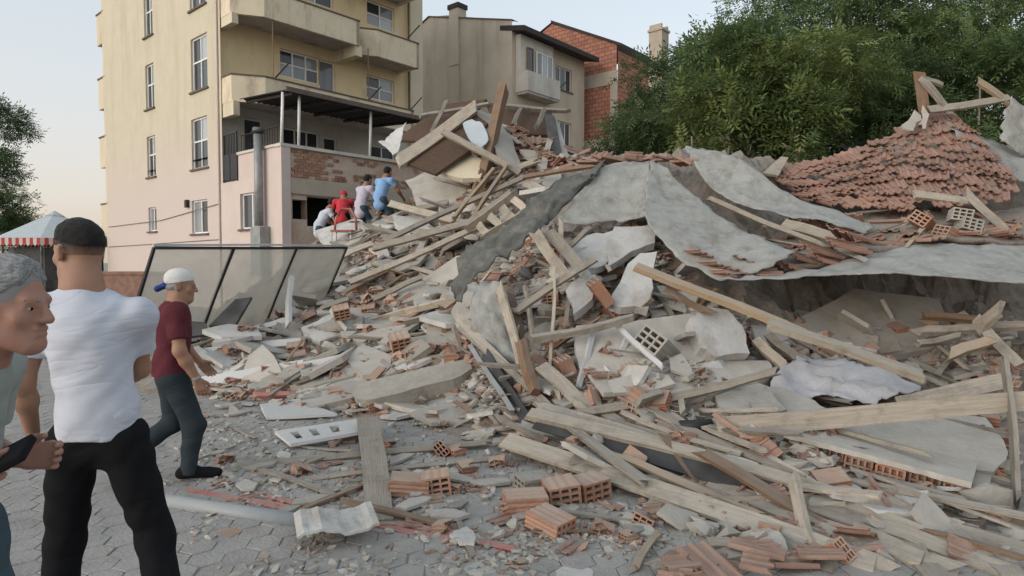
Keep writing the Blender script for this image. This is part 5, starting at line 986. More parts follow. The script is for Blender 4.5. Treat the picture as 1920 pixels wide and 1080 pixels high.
# ---------------------------------------------------------------- glass screen
gs = empty('glass_screen', tuple(P(470, 590, 9.6)[:2]) + (0,)); tag(gs, 'leaning glazed screen with dark frame in front of the pink wall', 'screen')
TL = [P(290 if k == 0 else (437, 555, 650)[k - 1], 465, 8.5 * (1 + .123 * k)) for k in range(4)]
sh = Vector((-.72, .34, -1.45))
def gbar(a, b, r, name='mullion', mat='iron'):
    p, q = a - gs.location, b - gs.location; o = mobj(name, beam_mesh(name, (q - p).length, r, r, M[mat], 2, 0, 0), None, gs); o.matrix_local = Matrix.Translation((p + q) / 2) @ frame(p, q, 0)
for k in range(4): gbar(TL[k], TL[k] + sh, .036)
gbar(TL[0], TL[3], .042, 'top_rail'); gbar(TL[0] + sh, TL[3] + sh, .042, 'bottom_rail')
gbar(TL[0] + Vector((-.02, 0, .045)), TL[3] + Vector((-.02, 0, .045)), .03, 'top_trim', 'metal_white')
for k in range(3):
    q = [TL[k], TL[k + 1], TL[k + 1] + sh, TL[k] + sh]; n = (q[1] - q[0]).cross(q[3] - q[0]).normalized() * .006
    MB().add([a - gs.location + n for a in q] + [a - gs.location - n for a in q], [(0, 1, 2, 3), (7, 6, 5, 4), (0, 4, 5, 1), (1, 5, 6, 2), (2, 6, 7, 3), (3, 7, 4, 0)]).build('pane', M['pale_glass'], gs)
# ---------------------------------------------------------------- trees
def frond_tree(name, label, base, H, cr, n_fr, mat, seed, group, lean=(0, 0), crown_lo=.3, leaflet=.12, stems=1, cz=None, squash=1.0):
    rs = random.Random(seed); t = empty(name, base); tag(t, label, 'tree', group)
    tr = MB(); tips = []
    for s in range(stems):
        ox = Vector((rs.uniform(-.5, .5), rs.uniform(-.3, .3), 0)) * (1 if stems > 1 else 0)
        top = Vector((lean[0] + ox.x * 2.2, lean[1] + ox.y * 2, H * rs.uniform(.8, .92)))
        pts = [ox + (top - ox) * (k / 7) + Vector((rs.uniform(-.12, .12), rs.uniform(-.12, .12), 0)) * (k > 0) for k in range(8)]
        tr.tube(pts, .055 * H / 6 / (1 if stems == 1 else 1.6) + .02, 7, .02)
        for k in range(11):
            u = rs.uniform(crown_lo, .95); i = min(int(u * 7), 6); p = pts[i].lerp(pts[i + 1], u * 7 - i)
            a = rs.uniform(0, 6.28); l = cr * rs.uniform(.45, .95) * (1.1 - .6 * abs(u - .55))
            e = p + Vector((math.cos(a) * l, math.sin(a) * l, l * rs.uniform(.15, .7)))
            m = p.lerp(e, .5) + Vector((0, 0, -.1 * l)); tr.tube([p, m, e], .022 * H / 6, 5, .008); tips += [m, e, p.lerp(e, .75)]
        tips.append(pts[-1])
    tr.build('trunk', M['bark'], t, True)
    # leaf clumps round the limb tips, plus a shell that fills the crown
    cl = []
    for p in tips: cl.append((p, rs.uniform(.35, .8) * cr * .42))
    for k in range(int(34 * squash)):
        a = rs.uniform(0, 6.28); w = rs.uniform(-.75, 1); rr = math.sqrt(max(0, 1 - w * w)) * rs.uniform(.55, 1.0)
        zc = H * (crown_lo + 1) / 2; hh = H * (1 - crown_lo) / 2
        cl.append((Vector((lean[0] * .7 + math.cos(a) * rr * cr, lean[1] * .7 + math.sin(a) * rr * cr, zc + w * hh)), rs.uniform(.22, .5) * cr))
    g = np.random.default_rng(seed); V = []; A = []
    tot = sum(r ** 2 for _, r in cl)
    for p, r in cl:
        n = int(n_fr * r * r / tot); 
        if n < 1: continue
        d = g.normal(size=(n, 3)); d /= np.linalg.norm(d, axis=1, keepdims=True); rad = r * g.random((n, 1)) ** .45
        d[:, 2] = np.where(d[:, 2] < -.3, -d[:, 2] * .6, d[:, 2]); c = np.array(p) + d * rad * np.array([1, 1, .72])
        ax = d * .7 + g.normal(size=(n, 3)) * .5; ax[:, 2] -= .25; ax /= np.linalg.norm(ax, axis=1, keepdims=True)
        sd_ = np.cross(ax, np.array([0, 0, 1.0]) + g.normal(size=(n, 3)) * .35); sd_ /= np.linalg.norm(sd_, axis=1, keepdims=True) + 1e-6
        L = leaflet * g.uniform(2.2, 3.6, (n, 1)); A.append(np.full(n * 36, g.random(), np.float32))
        for k in range(4):
            for sg in (-1, 1):
                b = c + ax * L * (k / 4 + .06); b[:, 2] -= (L[:, 0] * (k / 4) ** 2) * .25
                ln = leaflet * g.uniform(.8, 1.25, (n, 1)); dr = sd_ * sg * .85 + ax * .55; dr[:, 2] -= .18; w = leaflet * .21
                q0 = b; q2 = b + dr * ln; mid = b + dr * ln * .45; q1 = mid + ax * w; q3 = mid - ax * w
                V.append(np.stack([q0, q1, q2, q3], 1).reshape(-1, 3))
        q0 = c + ax * L; V.append(np.stack([q0 - ax * L * .1, q0 + sd_ * leaflet * .2 + ax * leaflet * .4, q0 + ax * leaflet * 1.1, q0 - sd_ * leaflet * .2 + ax * leaflet * .4], 1).reshape(-1, 3))
    V = np.concatenate(V); me = bpy.data.meshes.new('crown'); nq = len(V) // 4
    me.vertices.add(len(V)); me.vertices.foreach_set('co', V.reshape(-1).astype(np.float32)); me.loops.add(len(V)); me.loops.foreach_set('vertex_index', np.arange(len(V), dtype=np.int32))
    me.polygons.add(nq); me.polygons.foreach_set('loop_start', np.arange(0, len(V), 4, dtype=np.int32)); me.update(calc_edges=True)
    av = me.attributes.new('clump', 'FLOAT', 'POINT'); av.data.foreach_set('value', np.concatenate(A)); me.materials.append(M[mat]); mobj('crown', me, None, t); return t
TG = 'trees behind the collapsed house'
def tr_at(px, d, topy, cr, nf, mat, seed, label, lo=.25, stems=1, lf=.125, lean=(0, 0)):
    b = P(px, 490, d); H = CZ + (490 - topy) / F * d
    frond_tree('leafy_tree', label, (b.x, b.y, 0), H, cr, nf, mat, seed, TG, lean, lo, lf, stems)
tr_at(1240, 19.5, 140, 1.9, 3262, 'leaf_dark', 41, 'small dark tree nearest the brick house, leftmost of the grove', .2)
tr_at(1385, 16.0, 85, 1.9, 3533, 'leaf_mid', 42, 'slim tree with pale twin trunks behind the curled flap', .66, 2)
tr_at(1400, 21.5, 30, 2.6, 3806, 'leaf_mid', 43, 'rounded tree just right of the chimney stack', .25)
tr_at(1495, 15.5, 95, 1.7, 3126, 'leaf_bright', 44, 'yellowish tree with two thin upright trunks', .66, 2)
tr_at(1580, 20.5, -60, 3.1, 5164, 'leaf_mid', 45, 'tall tree whose crown leaves the top of the picture', .25)
tr_at(1650, 17.0, 120, 1.9, 3397, 'leaf_dark', 46, 'lower dark tree left of the stubby brown post', .2)
tr_at(1745, 19.5, -80, 3.0, 5164, 'leaf_mid', 47, 'tall broad tree above the tiled slope', .25)
tr_at(1830, 16.5, 90, 1.9, 3262, 'leaf_mid', 48, 'lower tree behind the orange board end', .2)
tr_at(1920, 18.5, -110, 3.0, 4893, 'leaf_dark', 49, 'tall dark tree at the right edge', .2)
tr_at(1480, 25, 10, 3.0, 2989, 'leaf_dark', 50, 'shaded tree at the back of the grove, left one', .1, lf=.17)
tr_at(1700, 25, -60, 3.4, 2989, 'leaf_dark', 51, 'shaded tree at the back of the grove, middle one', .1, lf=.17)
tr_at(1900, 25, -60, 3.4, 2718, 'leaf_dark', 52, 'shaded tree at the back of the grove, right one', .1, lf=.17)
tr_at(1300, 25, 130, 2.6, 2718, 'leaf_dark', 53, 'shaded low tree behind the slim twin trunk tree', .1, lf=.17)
for k, (px, topy, d, lab) in enumerate([(1368, 165, 14.2, 'thin pale sapling behind the curled flap, left one of the pair'), (1398, 185, 14.4, 'thin pale sapling behind the curled flap, right one of the pair'), (1488, 175, 14.0, 'thin pale sapling left of the tiled slope, left one of the pair'), (1504, 190, 14.1, 'thin pale sapling left of the tiled slope, right one of the pair'), (1290, 170, 14.6, 'thin sapling behind the top of the hanging membrane')]):
    b = P(px, 490, d); frond_tree('sapling', lab, (b.x, b.y, 0), CZ + (490 - topy) / F * d, .55, 190, 'leaf_bright' if k % 2 == 0 else 'leaf_mid', 80 + k, 'saplings behind the wreck', (0.1 * (k % 3 - 1), 0), .84, .15, 1)
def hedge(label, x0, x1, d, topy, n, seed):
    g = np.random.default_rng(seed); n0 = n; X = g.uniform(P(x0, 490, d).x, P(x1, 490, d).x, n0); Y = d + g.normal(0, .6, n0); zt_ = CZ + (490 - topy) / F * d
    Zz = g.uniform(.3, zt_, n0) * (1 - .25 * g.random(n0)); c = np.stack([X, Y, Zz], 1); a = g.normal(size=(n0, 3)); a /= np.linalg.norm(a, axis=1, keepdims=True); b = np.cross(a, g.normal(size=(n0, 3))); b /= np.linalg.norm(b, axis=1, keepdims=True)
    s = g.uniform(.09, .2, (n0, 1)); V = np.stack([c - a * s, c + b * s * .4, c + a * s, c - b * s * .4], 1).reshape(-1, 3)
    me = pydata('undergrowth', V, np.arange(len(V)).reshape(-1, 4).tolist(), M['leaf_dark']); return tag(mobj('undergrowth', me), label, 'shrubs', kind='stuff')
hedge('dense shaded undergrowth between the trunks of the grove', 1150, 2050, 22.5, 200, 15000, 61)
b = P(-8, 490, 34); frond_tree('street_tree', 'dark leafy tree at the left edge beside the yellow block', (b.x - .2, b.y, 0), CZ + (490 - 185) / F * 34, 2.1, 3600, 'leaf_dark', 71, None, (0, 0), .18, .16, 1)
b = P(75, 490, 40); frond_tree('street_tree', 'small far bush above the kiosk roof', (b.x - 1.2, b.y, 0), 4.2, 1.3, 900, 'leaf_mid', 72, None, (0, 0), .3, .16, 1)
# kiosk with pale blue roof and striped valance
kc = P(105, 490, 30); KR = 2.4
ko = empty('kiosk', (kc.x, kc.y, 0)); tag(ko, 'kiosk with pale blue pyramid roof and striped valance', 'kiosk')
ze, zp = CZ + (490 - 449) / F * 30, CZ + (490 - 404) / F * 30
pts = [(math.cos(R(22.5 + 45 * k)) * KR, math.sin(R(22.5 + 45 * k)) * KR) for k in range(8)]
rf = MB().add([(x, y, ze) for x, y in pts] + [(x * .12, y * .12, zp) for x, y in pts], [(k, (k + 1) % 8, 8 + (k + 1) % 8, 8 + k) for k in range(8)] + [tuple(range(8, 16))]).build('roof', M['awning_blue'], ko)
MB().add([(x * .17, y * .17, zp - .04) for x, y in pts] + [(0, 0, zp + .22)], [(k, (k + 1) % 8, 8) for k in range(8)]).build('finial', M['awning_blue'], rf)
material('valance_red', (.42, .06, .05), (.34, .05, .04), 3, .8, 0, rand=.1); material('valance_white', (.55, .5, .48), (.5, .46, .43), 3, .8, 0, rand=.1)
for k in range(8):
    a, b = Vector((*pts[k], 0)), Vector((*pts[(k + 1) % 8], 0))
    for j in range(12):
        p, q = a.lerp(b, j / 12), a.lerp(b, (j + 1) / 12)
        MB().add([(p.x, p.y, ze - .003), (q.x, q.y, ze - .003), (q.x, q.y, ze - .28), (*((p + q) / 2)[:2], ze - .36), (p.x, p.y, ze - .28)], [(0, 1, 2, 3, 4)]).build('valance_stripe', M['valance_red' if j % 2 else 'valance_white'], rf)
    MB().tube([(a.x * .93, a.y * .93, 0), (a.x * .93, a.y * .93, ze)], .05, 6).build('post', M['metal_dark'], ko)
MB().prism([(x * .75, y * .75) for x, y in pts], 0, ze - .4).build('counter', M['board_dark'], ko)
# low wall and shop front far left, behind the men
lw = MB().box((-16.5, 24, 0), (-12.6, 24.3, 1.15)).box((-16.5, 23.95, 1.153), (-12.55, 24.35, 1.27)).build('garden_wall', M['tile'], None); tag(lw, 'low reddish wall at the foot of the yellow block', 'wall')
# ---------------------------------------------------------------- people: smooth-blended solids turned into one continuous skin
class Sdf:
    def __init__(s, k=.02): s.p = []; s.k = k
    def cone(s, a, b, ra, rb, k=None, squash=None, cap=False, cap0=False): s.p.append(('c', np.array(a, float), np.array(b, float), ra, rb, s.k if k is None else k, squash, cap, cap0)); return s
    def ell(s, c, r, k=None, rot=None, cuts=None): s.p.append(('e', np.array(c, float), np.array(r, float), rot, cuts, s.k if k is None else k, None, False, False)); return s
    def cut(s, c, n): s.p.append(('h', np.array(c, float), np.array(n, float) / np.linalg.norm(n), 0, 0, 0, None, False, False)); return s
    def bounds(s):
        lo, hi = [], []
        for q in s.p:
            if q[0] == 'c': m = max(q[3], q[4]) * 1.4; lo += [q[1] - m, q[2] - m]; hi += [q[1] + m, q[2] + m]
            elif q[0] == 'e': m = q[2].max() * 1.1; lo.append(q[1] - m); hi.append(q[1] + m)
        return np.min(lo, 0), np.max(hi, 0)
    def ev(s, X):
        D = np.full(len(X), 9.0, np.float32)
        for q in s.p:
            if q[0] == 'h': D = np.maximum(D, (X - q[1]) @ q[2]); continue
            if q[0] == 'c':
                m = max(q[3], q[4]) * 1.3 + .08; lo = np.minimum(q[1], q[2]) - m; hi = np.maximum(q[1], q[2]) + m
            else: m = q[2].max() + .08; lo = q[1] - m; hi = q[1] + m
            I = np.nonzero(((X > lo) & (X < hi)).all(1))[0]
            if len(I) == 0: continue
            x = X[I]
            if q[0] == 'c':
                a, b = q[1], q[2]; d = b - a
                if q[6] is not None:
                    ax, f = np.array(q[6][0], float), q[6][1]; ax = ax / np.linalg.norm(ax); mid = (a + b) / 2
                    x = x + np.outer((x - mid) @ ax * (1 / f - 1), ax)
                t = np.clip((x - a) @ d / (d @ d), 0, 1); e = np.linalg.norm(x - a - np.outer(t, d), axis=1) - (q[3] + (q[4] - q[3]) * t)
                if q[6] is not None: e = e * (.5 + .5 * q[6][1])
                if q[7]: e = np.maximum(e, (X[I] - b) @ (d / np.linalg.norm(d)))
                if q[8]: e = np.maximum(e, (a - X[I]) @ (d / np.linalg.norm(d)))
            else:
                y = x - q[1]
                if q[3] is not None: y = y @ np.array(q[3])
                k0 = np.linalg.norm(y / q[2], axis=1); k1 = np.linalg.norm(y / q[2] ** 2, axis=1) + 1e-9; e = k0 * (k0 - 1) / k1
                for c_, n_ in (q[4] or ()): e = np.maximum(e, (x - c_) @ (n_ / np.linalg.norm(n_)))
            k = q[5]; o = D[I]; h = np.maximum(k - np.abs(o - e), 0) / k
            D[I] = np.minimum(o, e) - h * h * k * .25
        return D
def nets(f, lo, hi, h):
    lo = lo - 3 * h; B = 8; n = np.ceil((hi + 3 * h - lo) / (h * B)).astype(int)
    cc = np.stack(np.meshgrid(*[(np.arange(m) + .5) * B * h for m in n], indexing='ij'), -1).reshape(-1, 3) + lo
    dc = f(cc); act = np.nonzero(np.abs(dc) < B * h * 1.25)[0]
    vol = np.repeat(np.repeat(np.repeat(np.where(dc < 0, -1., 1.).astype(np.float32).reshape(n), B, 0), B, 1), B, 2)
    off = np.stack(np.meshgrid(*[np.arange(B)] * 3, indexing='ij'), -1).reshape(-1, 3)
    ai = np.stack(np.unravel_index(act, n), -1) * B
    for s in range(0, len(ai), 600):
        I = (ai[s:s + 600, None] + off[None]).reshape(-1, 3); vol[I[:, 0], I[:, 1], I[:, 2]] = f(I * h + lo)
    ins = vol < 0; c8 = [(i, j, k) for i in (0, 1) for j in (0, 1) for k in (0, 1)]
    S = np.zeros(tuple(np.array(vol.shape) - 1), np.int8)
    for i, j, k in c8: S += ins[i:vol.shape[0] - 1 + i, j:vol.shape[1] - 1 + j, k:vol.shape[2] - 1 + k]
    cells = np.stack(np.nonzero((S > 0) & (S < 8)), -1)
    cv = np.stack([vol[cells[:, 0] + i, cells[:, 1] + j, cells[:, 2] + k] for i, j, k in c8], 1)
    acc = np.zeros((len(cells), 3)); cnt = np.zeros(len(cells))
    for a in range(8):
        for ax in range(3):
            b = a | (4 >> ax)
            if b == a: continue
            m = (cv[:, a] < 0) != (cv[:, b] < 0); t = np.where(m, cv[:, a] / np.where(m, cv[:, a] - cv[:, b], 1), 0)
            p = np.array(c8[a], float)[None] + t[:, None] * np.eye(3)[ax]; acc[m] += p[m]; cnt[m] += 1
    verts = (cells + acc / np.maximum(cnt, 1)[:, None]) * h + lo
    ids = np.full(S.shape, -1, np.int32); ids[tuple(cells.T)] = np.arange(len(cells)); faces = []
    for ax in range(3):
        u, w = (ax + 1) % 3, (ax + 2) % 3; sl0 = [slice(1, s - 1) for s in vol.shape]; sl1 = list(sl0); sl1[ax] = slice(2, vol.shape[ax])
        A = ins[tuple(sl0)]; Bq = ins[tuple(sl1)]; E_ = np.stack(np.nonzero(A != Bq), -1) + 1
        if len(E_) == 0: continue
        fl = ins[tuple(E_.T)]; eu = np.eye(3, dtype=int)[u]; ew = np.eye(3, dtype=int)[w]
        q = np.stack([ids[tuple((E_ - eu - ew).T)], ids[tuple((E_ - ew).T)], ids[tuple(E_.T)], ids[tuple((E_ - eu).T)]], 1)
        q[~fl] = q[~fl][:, ::-1]; faces.append(q)
    faces = np.concatenate(faces); faces = faces[(faces >= 0).all(1)]
    return verts, faces
def solid(name, sdf, h, mat, parent, fold=0.0, fseed=0, fscale=1.0):
    r = np.random.default_rng(fseed); W = r.normal(size=(7, 3)) * np.array([20, 20, 26]) * fscale; ph = r.uniform(0, 6, 7)
    def f(X):
        d = sdf.ev(X)
        if fold:
            s = sum(np.sin(X @ W[k] + ph[k] + 1.3 * np.sin(X @ W[(k + 3) % 7] * .5)) for k in range(7)); d = d + fold * s * .38
        return d
    lo, hi = sdf.bounds(); v, q = nets(f, lo, hi, h)
    me = pydata(name, v, q.tolist(), M[mat] if isinstance(mat, str) else mat, True); return mobj(name, me, None, parent)
for nm, c in (('skin_a', (.36, .195, .145)), ('skin_b', (.34, .19, .13)), ('skin_c', (.33, .18, .12))): material(nm, c, tuple(x * .86 for x in c), 14, .55, .08, 120, rand=0, coord='Object')
material('hair_black', (.017, .014, .012), (.009, .008, .007), 60, .6, .8, 160, rand=0, stretch=(1, 1, 3)); material('hair_grey', (.42, .42, .43), (.15, .15, .155), 30, .6, .7, 60, rand=0, stretch=(4, .6, 4))
def cl(nm, c, b=.28, s=200):
    m = material(nm, c, tuple(x * .9 for x in c), 9, .95, 0, s, rand=0, spec=.1)
    if not b: return
    nt = m.node_tree; N = nt.nodes.new; L = nt.links.new; bs = nt.nodes['Principled BSDF']; tc = N('ShaderNodeTexCoord'); mp = N('ShaderNodeMapping'); mp.inputs['Rotation'].default_value = (.5, .9, .3); mp.inputs['Scale'].default_value = (1, 1, 2.2); L(tc.outputs['Object'], mp.inputs[0])
    n = N('ShaderNodeTexNoise'); n.inputs['Scale'].default_value = 2.4; n.inputs['Detail'].default_value = 3; n.inputs['Distortion'].default_value = .8; L(mp.outputs[0], n.inputs['Vector'])
    a = N('ShaderNodeMath'); a.operation = 'SUBTRACT'; a.inputs[1].default_value = .5; L(n.outputs['Fac'], a.inputs[0]); q = N('ShaderNodeMath'); q.operation = 'ABSOLUTE'; L(a.outputs[0], q.inputs[0]); r = N('ShaderNodeMath'); r.operation = 'POWER'; r.inputs[1].default_value = .6; L(q.outputs[0], r.inputs[0])
    bp = N('ShaderNodeBump'); bp.inputs['Strength'].default_value = b; bp.inputs['Distance'].default_value = .05; L(r.outputs[0], bp.inputs['Height']); L(bp.outputs[0], bs.inputs['Normal'])
def fade(nm, skin, hair, z0, z1):
    m = material(nm, skin, tuple(x * .9 for x in skin), 14, .7, .1, 120, rand=0); nt = m.node_tree; N = nt.nodes.new; L = nt.links.new; b = nt.nodes['Principled BSDF']; src = b.inputs['Base Color'].links[0].from_socket
    tc = N('ShaderNodeTexCoord'); sx = N('ShaderNodeSeparateXYZ'); L(tc.outputs['Object'], sx.inputs[0]); nz = N('ShaderNodeTexNoise'); nz.inputs['Scale'].default_value = 55; nz.inputs['Detail'].default_value = 4; L(tc.outputs['Object'], nz.inputs['Vector'])
    ad = N('ShaderNodeMath'); ad.operation = 'MULTIPLY_ADD'; L(nz.outputs['Fac'], ad.inputs[0]); ad.inputs[1].default_value = .035; L(sx.outputs['Z'], ad.inputs[2]); mr = N('ShaderNodeMapRange'); mr.inputs['From Min'].default_value = z0 + .0175; mr.inputs['From Max'].default_value = z1 + .0175; L(ad.outputs[0], mr.inputs[0])
    mx = N('ShaderNodeMix'); mx.data_type = 'RGBA'; L(mr.outputs[0], mx.inputs[0]); L(src, mx.inputs[6]); mx.inputs[7].default_value = (*hair, 1); L(mx.outputs[2], b.inputs['Base Color'])
fade('fade_b', (.34, .19, .13), (.03, .022, .018), 1.635, 1.715); fade('fade_a', (.36, .195, .145), (.22, .21, .21), 1.47, 1.54)
material('stubble', (.16, .10, .075), (.11, .07, .055), 60, .8, .1, 100, rand=0)
cl('cotton_white', (.52, .545, .62)); cl('cotton_sage', (.30, .335, .32)); cl('cotton_maroon', (.105, .028, .037)); cl('denim', (.055, .085, .105)); cl('denim_teal', (.034, .044, .052)); cl('trouser_black', (.012, .012, .014)); cl('shoe_black', (.014, .014, .015)); cl('cap_white', (.62, .61, .60)); cl('cap_blue', (.035, .06, .23)); cl('cotton_blue', (.24, .40, .66)); cl('cotton_lilac', (.50, .46, .54)); cl('cotton_red', (.50, .05, .06)); cl('eye_white', (.42, .38, .36), 0); cl('eye_dark', (.01, .008, .007), 0); cl('leather_black', (.012, .013, .016), .1)
def V3(*a): return np.array(a, float)
def rotz(p, a): c, s = math.cos(a), math.sin(a); return V3(p[0] * c - p[1] * s, p[0] * s + p[1] * c, p[2])
class Head:
    """head frame: +Y face, +X right ear, +Z crown"""
    def __init__(s, c, yaw, pitch, roll=0, sc=1.0): s.c = V3(*c); s.m = np.array(Matrix.Rotation(yaw, 3, 'Z') @ Matrix.Rotation(roll, 3, 'Y') @ Matrix.Rotation(pitch, 3, 'X')); s.s = sc
    def __call__(s, x, y, z): return s.c + s.m @ (V3(x, y, z) * s.s)
def head_sdf(S, H):
    k = H.s; r = H.m
    S.ell(H(0, -.012, .035), V3(.077, .098, .092) * k, .02, r); S.ell(H(0, .028, -.04), V3(.060, .066, .078) * k, .03, r)
    S.cone(H(0, .072, -.098), H(0, .066, -.09), .022 * k, .024 * k, .03)
    S.cone(H(-.052, .0, -.06), H(-.02, .07, -.1), .02 * k, .018 * k, .03); S.cone(H(.052, .0, -.06), H(.02, .07, -.1), .02 * k, .018 * k, .03)
    S.cone(H(-.036, .078, .024), H(.036, .078, .024), .014 * k, .014 * k, .02)
    S.cone(H(0, .092, .015), H(0, .112, -.026), .009 * k, .0135 * k, .014); S.ell(H(-.012, .1, -.03), V3(.009, .011, .008) * k, .008, r); S.ell(H(.012, .1, -.03), V3(.009, .011, .008) * k, .008, r)
    S.cone(H(-.019, .090, -.053), H(.019, .090, -.053), .0085 * k, .0085 * k, .004); S.cone(H(-.016, .089, -.069), H(.016, .089, -.069), .0095 * k, .0095 * k, .004)
    S.ell(H(-.042, .062, -.022), V3(.022, .02, .022) * k, .02, r); S.ell(H(.042, .062, -.022), V3(.022, .02, .022) * k, .02, r)
    for sg in (-1, 1):
        S.cone(H(sg * .02, .0875, .0105), H(sg * .046, .077, .0085), .0045 * k, .004 * k, .006); S.cone(H(sg * .021, .0855, -.0055), H(sg * .044, .077, -.004), .0035 * k, .003 * k, .006)
        S.ell(H(sg * .080, -.006, -.004), V3(.009, .020, .032) * k, .008, r); S.cone(H(sg * .088, -.02, .018), H(sg * .086, -.012, -.026), .007 * k, .006 * k, .006); S.cone(H(sg * .088, -.02, .018), H(sg * .084, .006, .024), .006 * k, .005 * k, .006)
def face_bits(H, parent, hair, brow=True):
    for sg in (-1, 1):
        e = Sdf(.004); e.ell(H(sg * .032, .082, .003), V3(.0125, .0075, .0055) * H.s, None, H.m); solid('eye', e, .0028, 'eye_white', parent); e = Sdf(.004); e.ell(H(sg * .033, .0865, .003), V3(.0055, .0045, .005) * H.s, None, H.m); solid('iris', e, .0022, 'eye_dark', parent)
        if brow: b = Sdf(.004); b.cone(H(sg * .016, .092, .022), H(sg * .05, .078, .026), .0055, .004); solid('eyebrow', b, .0028, hair, parent)
def hand(S, w, d, n, thumb, curl=.5, sc=1.0, k=.008):
    """w wrist, d along the hand, n towards the palm side, thumb side direction"""
    d = V3(*d) / np.linalg.norm(d); n = V3(*n) - d * (V3(*n) @ d); n /= np.linalg.norm(n); t = np.cross(d, n); t = t if t @ V3(*thumb) > 0 else -t
    kn = []
    for i, (o, L) in enumerate(((.030, .072), (.010, .080), (-.010, .074), (-.029, .058))):
        b = w + d * (.088 - .004 * i) * sc + t * o * sc; S.cone(w + d * .02 * sc + t * o * .7 * sc, b, .015 * sc, .0115 * sc, .016)
        p = b; a = curl * .55
        for j, f in enumerate((.45, .32, .23)):
            q = p + (d * math.cos(a) + n * math.sin(a)) * L * f * sc; S.cone(p, q, (.0098 - .001 * j) * sc, (.0090 - .001 * j) * sc, .005); p = q; a += curl * .75
    b = w + d * .025 * sc + t * .026 * sc; m = b + (d * .65 + t * .6 + n * .3) * .045 * sc; e = m + (d * .9 + t * .15 + n * .3) * .036 * sc
    S.cone(b, m, .016 * sc, .0115 * sc, .012); S.cone(m, e, .0108 * sc, .0088 * sc, .006)
def person(name, label, loc, heading, J, head, cloth, skin, hair_fn, h=.006, hands=None, extra=None, hc=.008, fold=.0045, girth=1.0, sleeve=.62, hem=.86, fseed=3, shoes=True, bits=True, group=None):
    o = empty(name, loc, heading); tag(o, label, 'person', group)
    g = girth; fwd = (0, 1, 0)
    S = Sdf(.035); H = head
    head_sdf(S, H); nb = J['neck']
    S.cone(H(0, -.03, -.05), nb, .053 * g ** .5, .062 * g ** .5, .03); S.cone(nb, J['chest'], .07, .11 * g, .06, (fwd, .75))
    S.cone(J['shL'], J['shR'], .06 * g, .06 * g, .05); S.cone(J['chest'], J['pelvis'], .115 * g, .11 * g, .06, (fwd, .75))
    for s in 'LR':
        S.cone(J['sh' + s], J['el' + s], .052 * g, .040 * g, .03); S.cone(J['el' + s], J['el' + s] * .65 + J['wr' + s] * .35, .041 * g, .041 * g, .03); S.cone(J['el' + s] * .65 + J['wr' + s] * .35, J['wr' + s], .040 * g, .0275 * g ** .5, .03)
        S.cone(J['hip' + s], J['kn' + s], .078 * g, .052 * g, .04); S.cone(J['kn' + s], J['an' + s], .05, .036, .03); S.cone(J['an' + s], J['toe' + s], .034, .03, .02)
        d, n, t, cu = (hands or {}).get(s, (J['wr' + s] - J['el' + s], V3(1 if s == 'L' else -1, 0, 0), (0, 1, 0), .5)); hand(S, J['wr' + s], d, n, t, cu)
    body = solid('body', S, h, skin, o)
    if hair_fn: hair_fn(H, o)
    # shirt
    T = Sdf(.05); e = .016
    T.cone(J['chest'] + V3(0, 0, .02), J['pelvis'] + V3(0, 0, .02), .150 * g, .140 * g, .06, (fwd, .78)); T.cone(J['shL'], J['shR'], .066 * g + e * .5, .066 * g + e * .5, .06); T.cone(nb - V3(0, 0, .045), J['chest'], .078, .14 * g, .05, (fwd, .82))
    T.cone(J['pelvis'] + V3(0, 0, .05), J['pelvis'] - V3(0, 0, .12), .145 * g, .150 * g, .05, (fwd, .8))
    T.cut((0, 0, hem), (0, 0, -1)); T.cut(nb + V3(0, 0, .008), V3(0, .28, 1))
    for s in 'LR': T.cone(J['sh' + s], J['sh' + s] + (J['el' + s] - J['sh' + s]) * sleeve, .062 * g, .064 * g, .04, None, True)
    for s in 'LR': T.cone(nb - V3(0, .01, .045), J['sh' + s] * .6 + nb * .4 - V3(0, 0, .035), .05, .055 * g, .04)
    solid('shirt', T, hc, cloth['shirt'], o, fold, fseed)
    Q = Sdf(.04)
    Q.cone(J['pelvis'] + V3(0, 0, .06), J['pelvis'] - V3(0, 0, .02), .128 * g, .135 * g, .04, (fwd, .8))
    for s in 'LR':
        an = J['an' + s]; Q.cone(J['hip' + s], J['kn' + s], .098 * g, .072 * g, .045); Q.cone(J['kn' + s], an + (an - J['kn' + s]) / np.linalg.norm(an - J['kn' + s]) * .02, .072 * g, .058, .04, None, True)
    Q.cut(J['pelvis'] + V3(0, 0, .10), (0, 0, 1))
    solid('trousers', Q, hc, cloth['trousers'], o, fold * .8, fseed + 5, 1.2)
    if shoes:
        for s in 'LR':
            B = Sdf(.02); an, to = J['an' + s], J['toe' + s]; d = to - an; d = d / np.linalg.norm(d)
            B.cone(an - d * .045 - V3(0, 0, .02), to - d * .02, .042, .040, .02); B.cone(an - d * .01 + V3(0, 0, .01), an + V3(0, 0, .01) + d * .04, .042, .04, .03); B.ell(to + d * .03, V3(.045, .05, .034), .03); B.cut((0, 0, min(an[2], to[2]) - .052), (0, 0, -1))
            solid('shoe', B, .007, cloth['shoe'], o)
    if bits: face_bits(H, o, cloth.get('brow', 'hair_black'))
    if extra: extra(o, H, J)
    return o
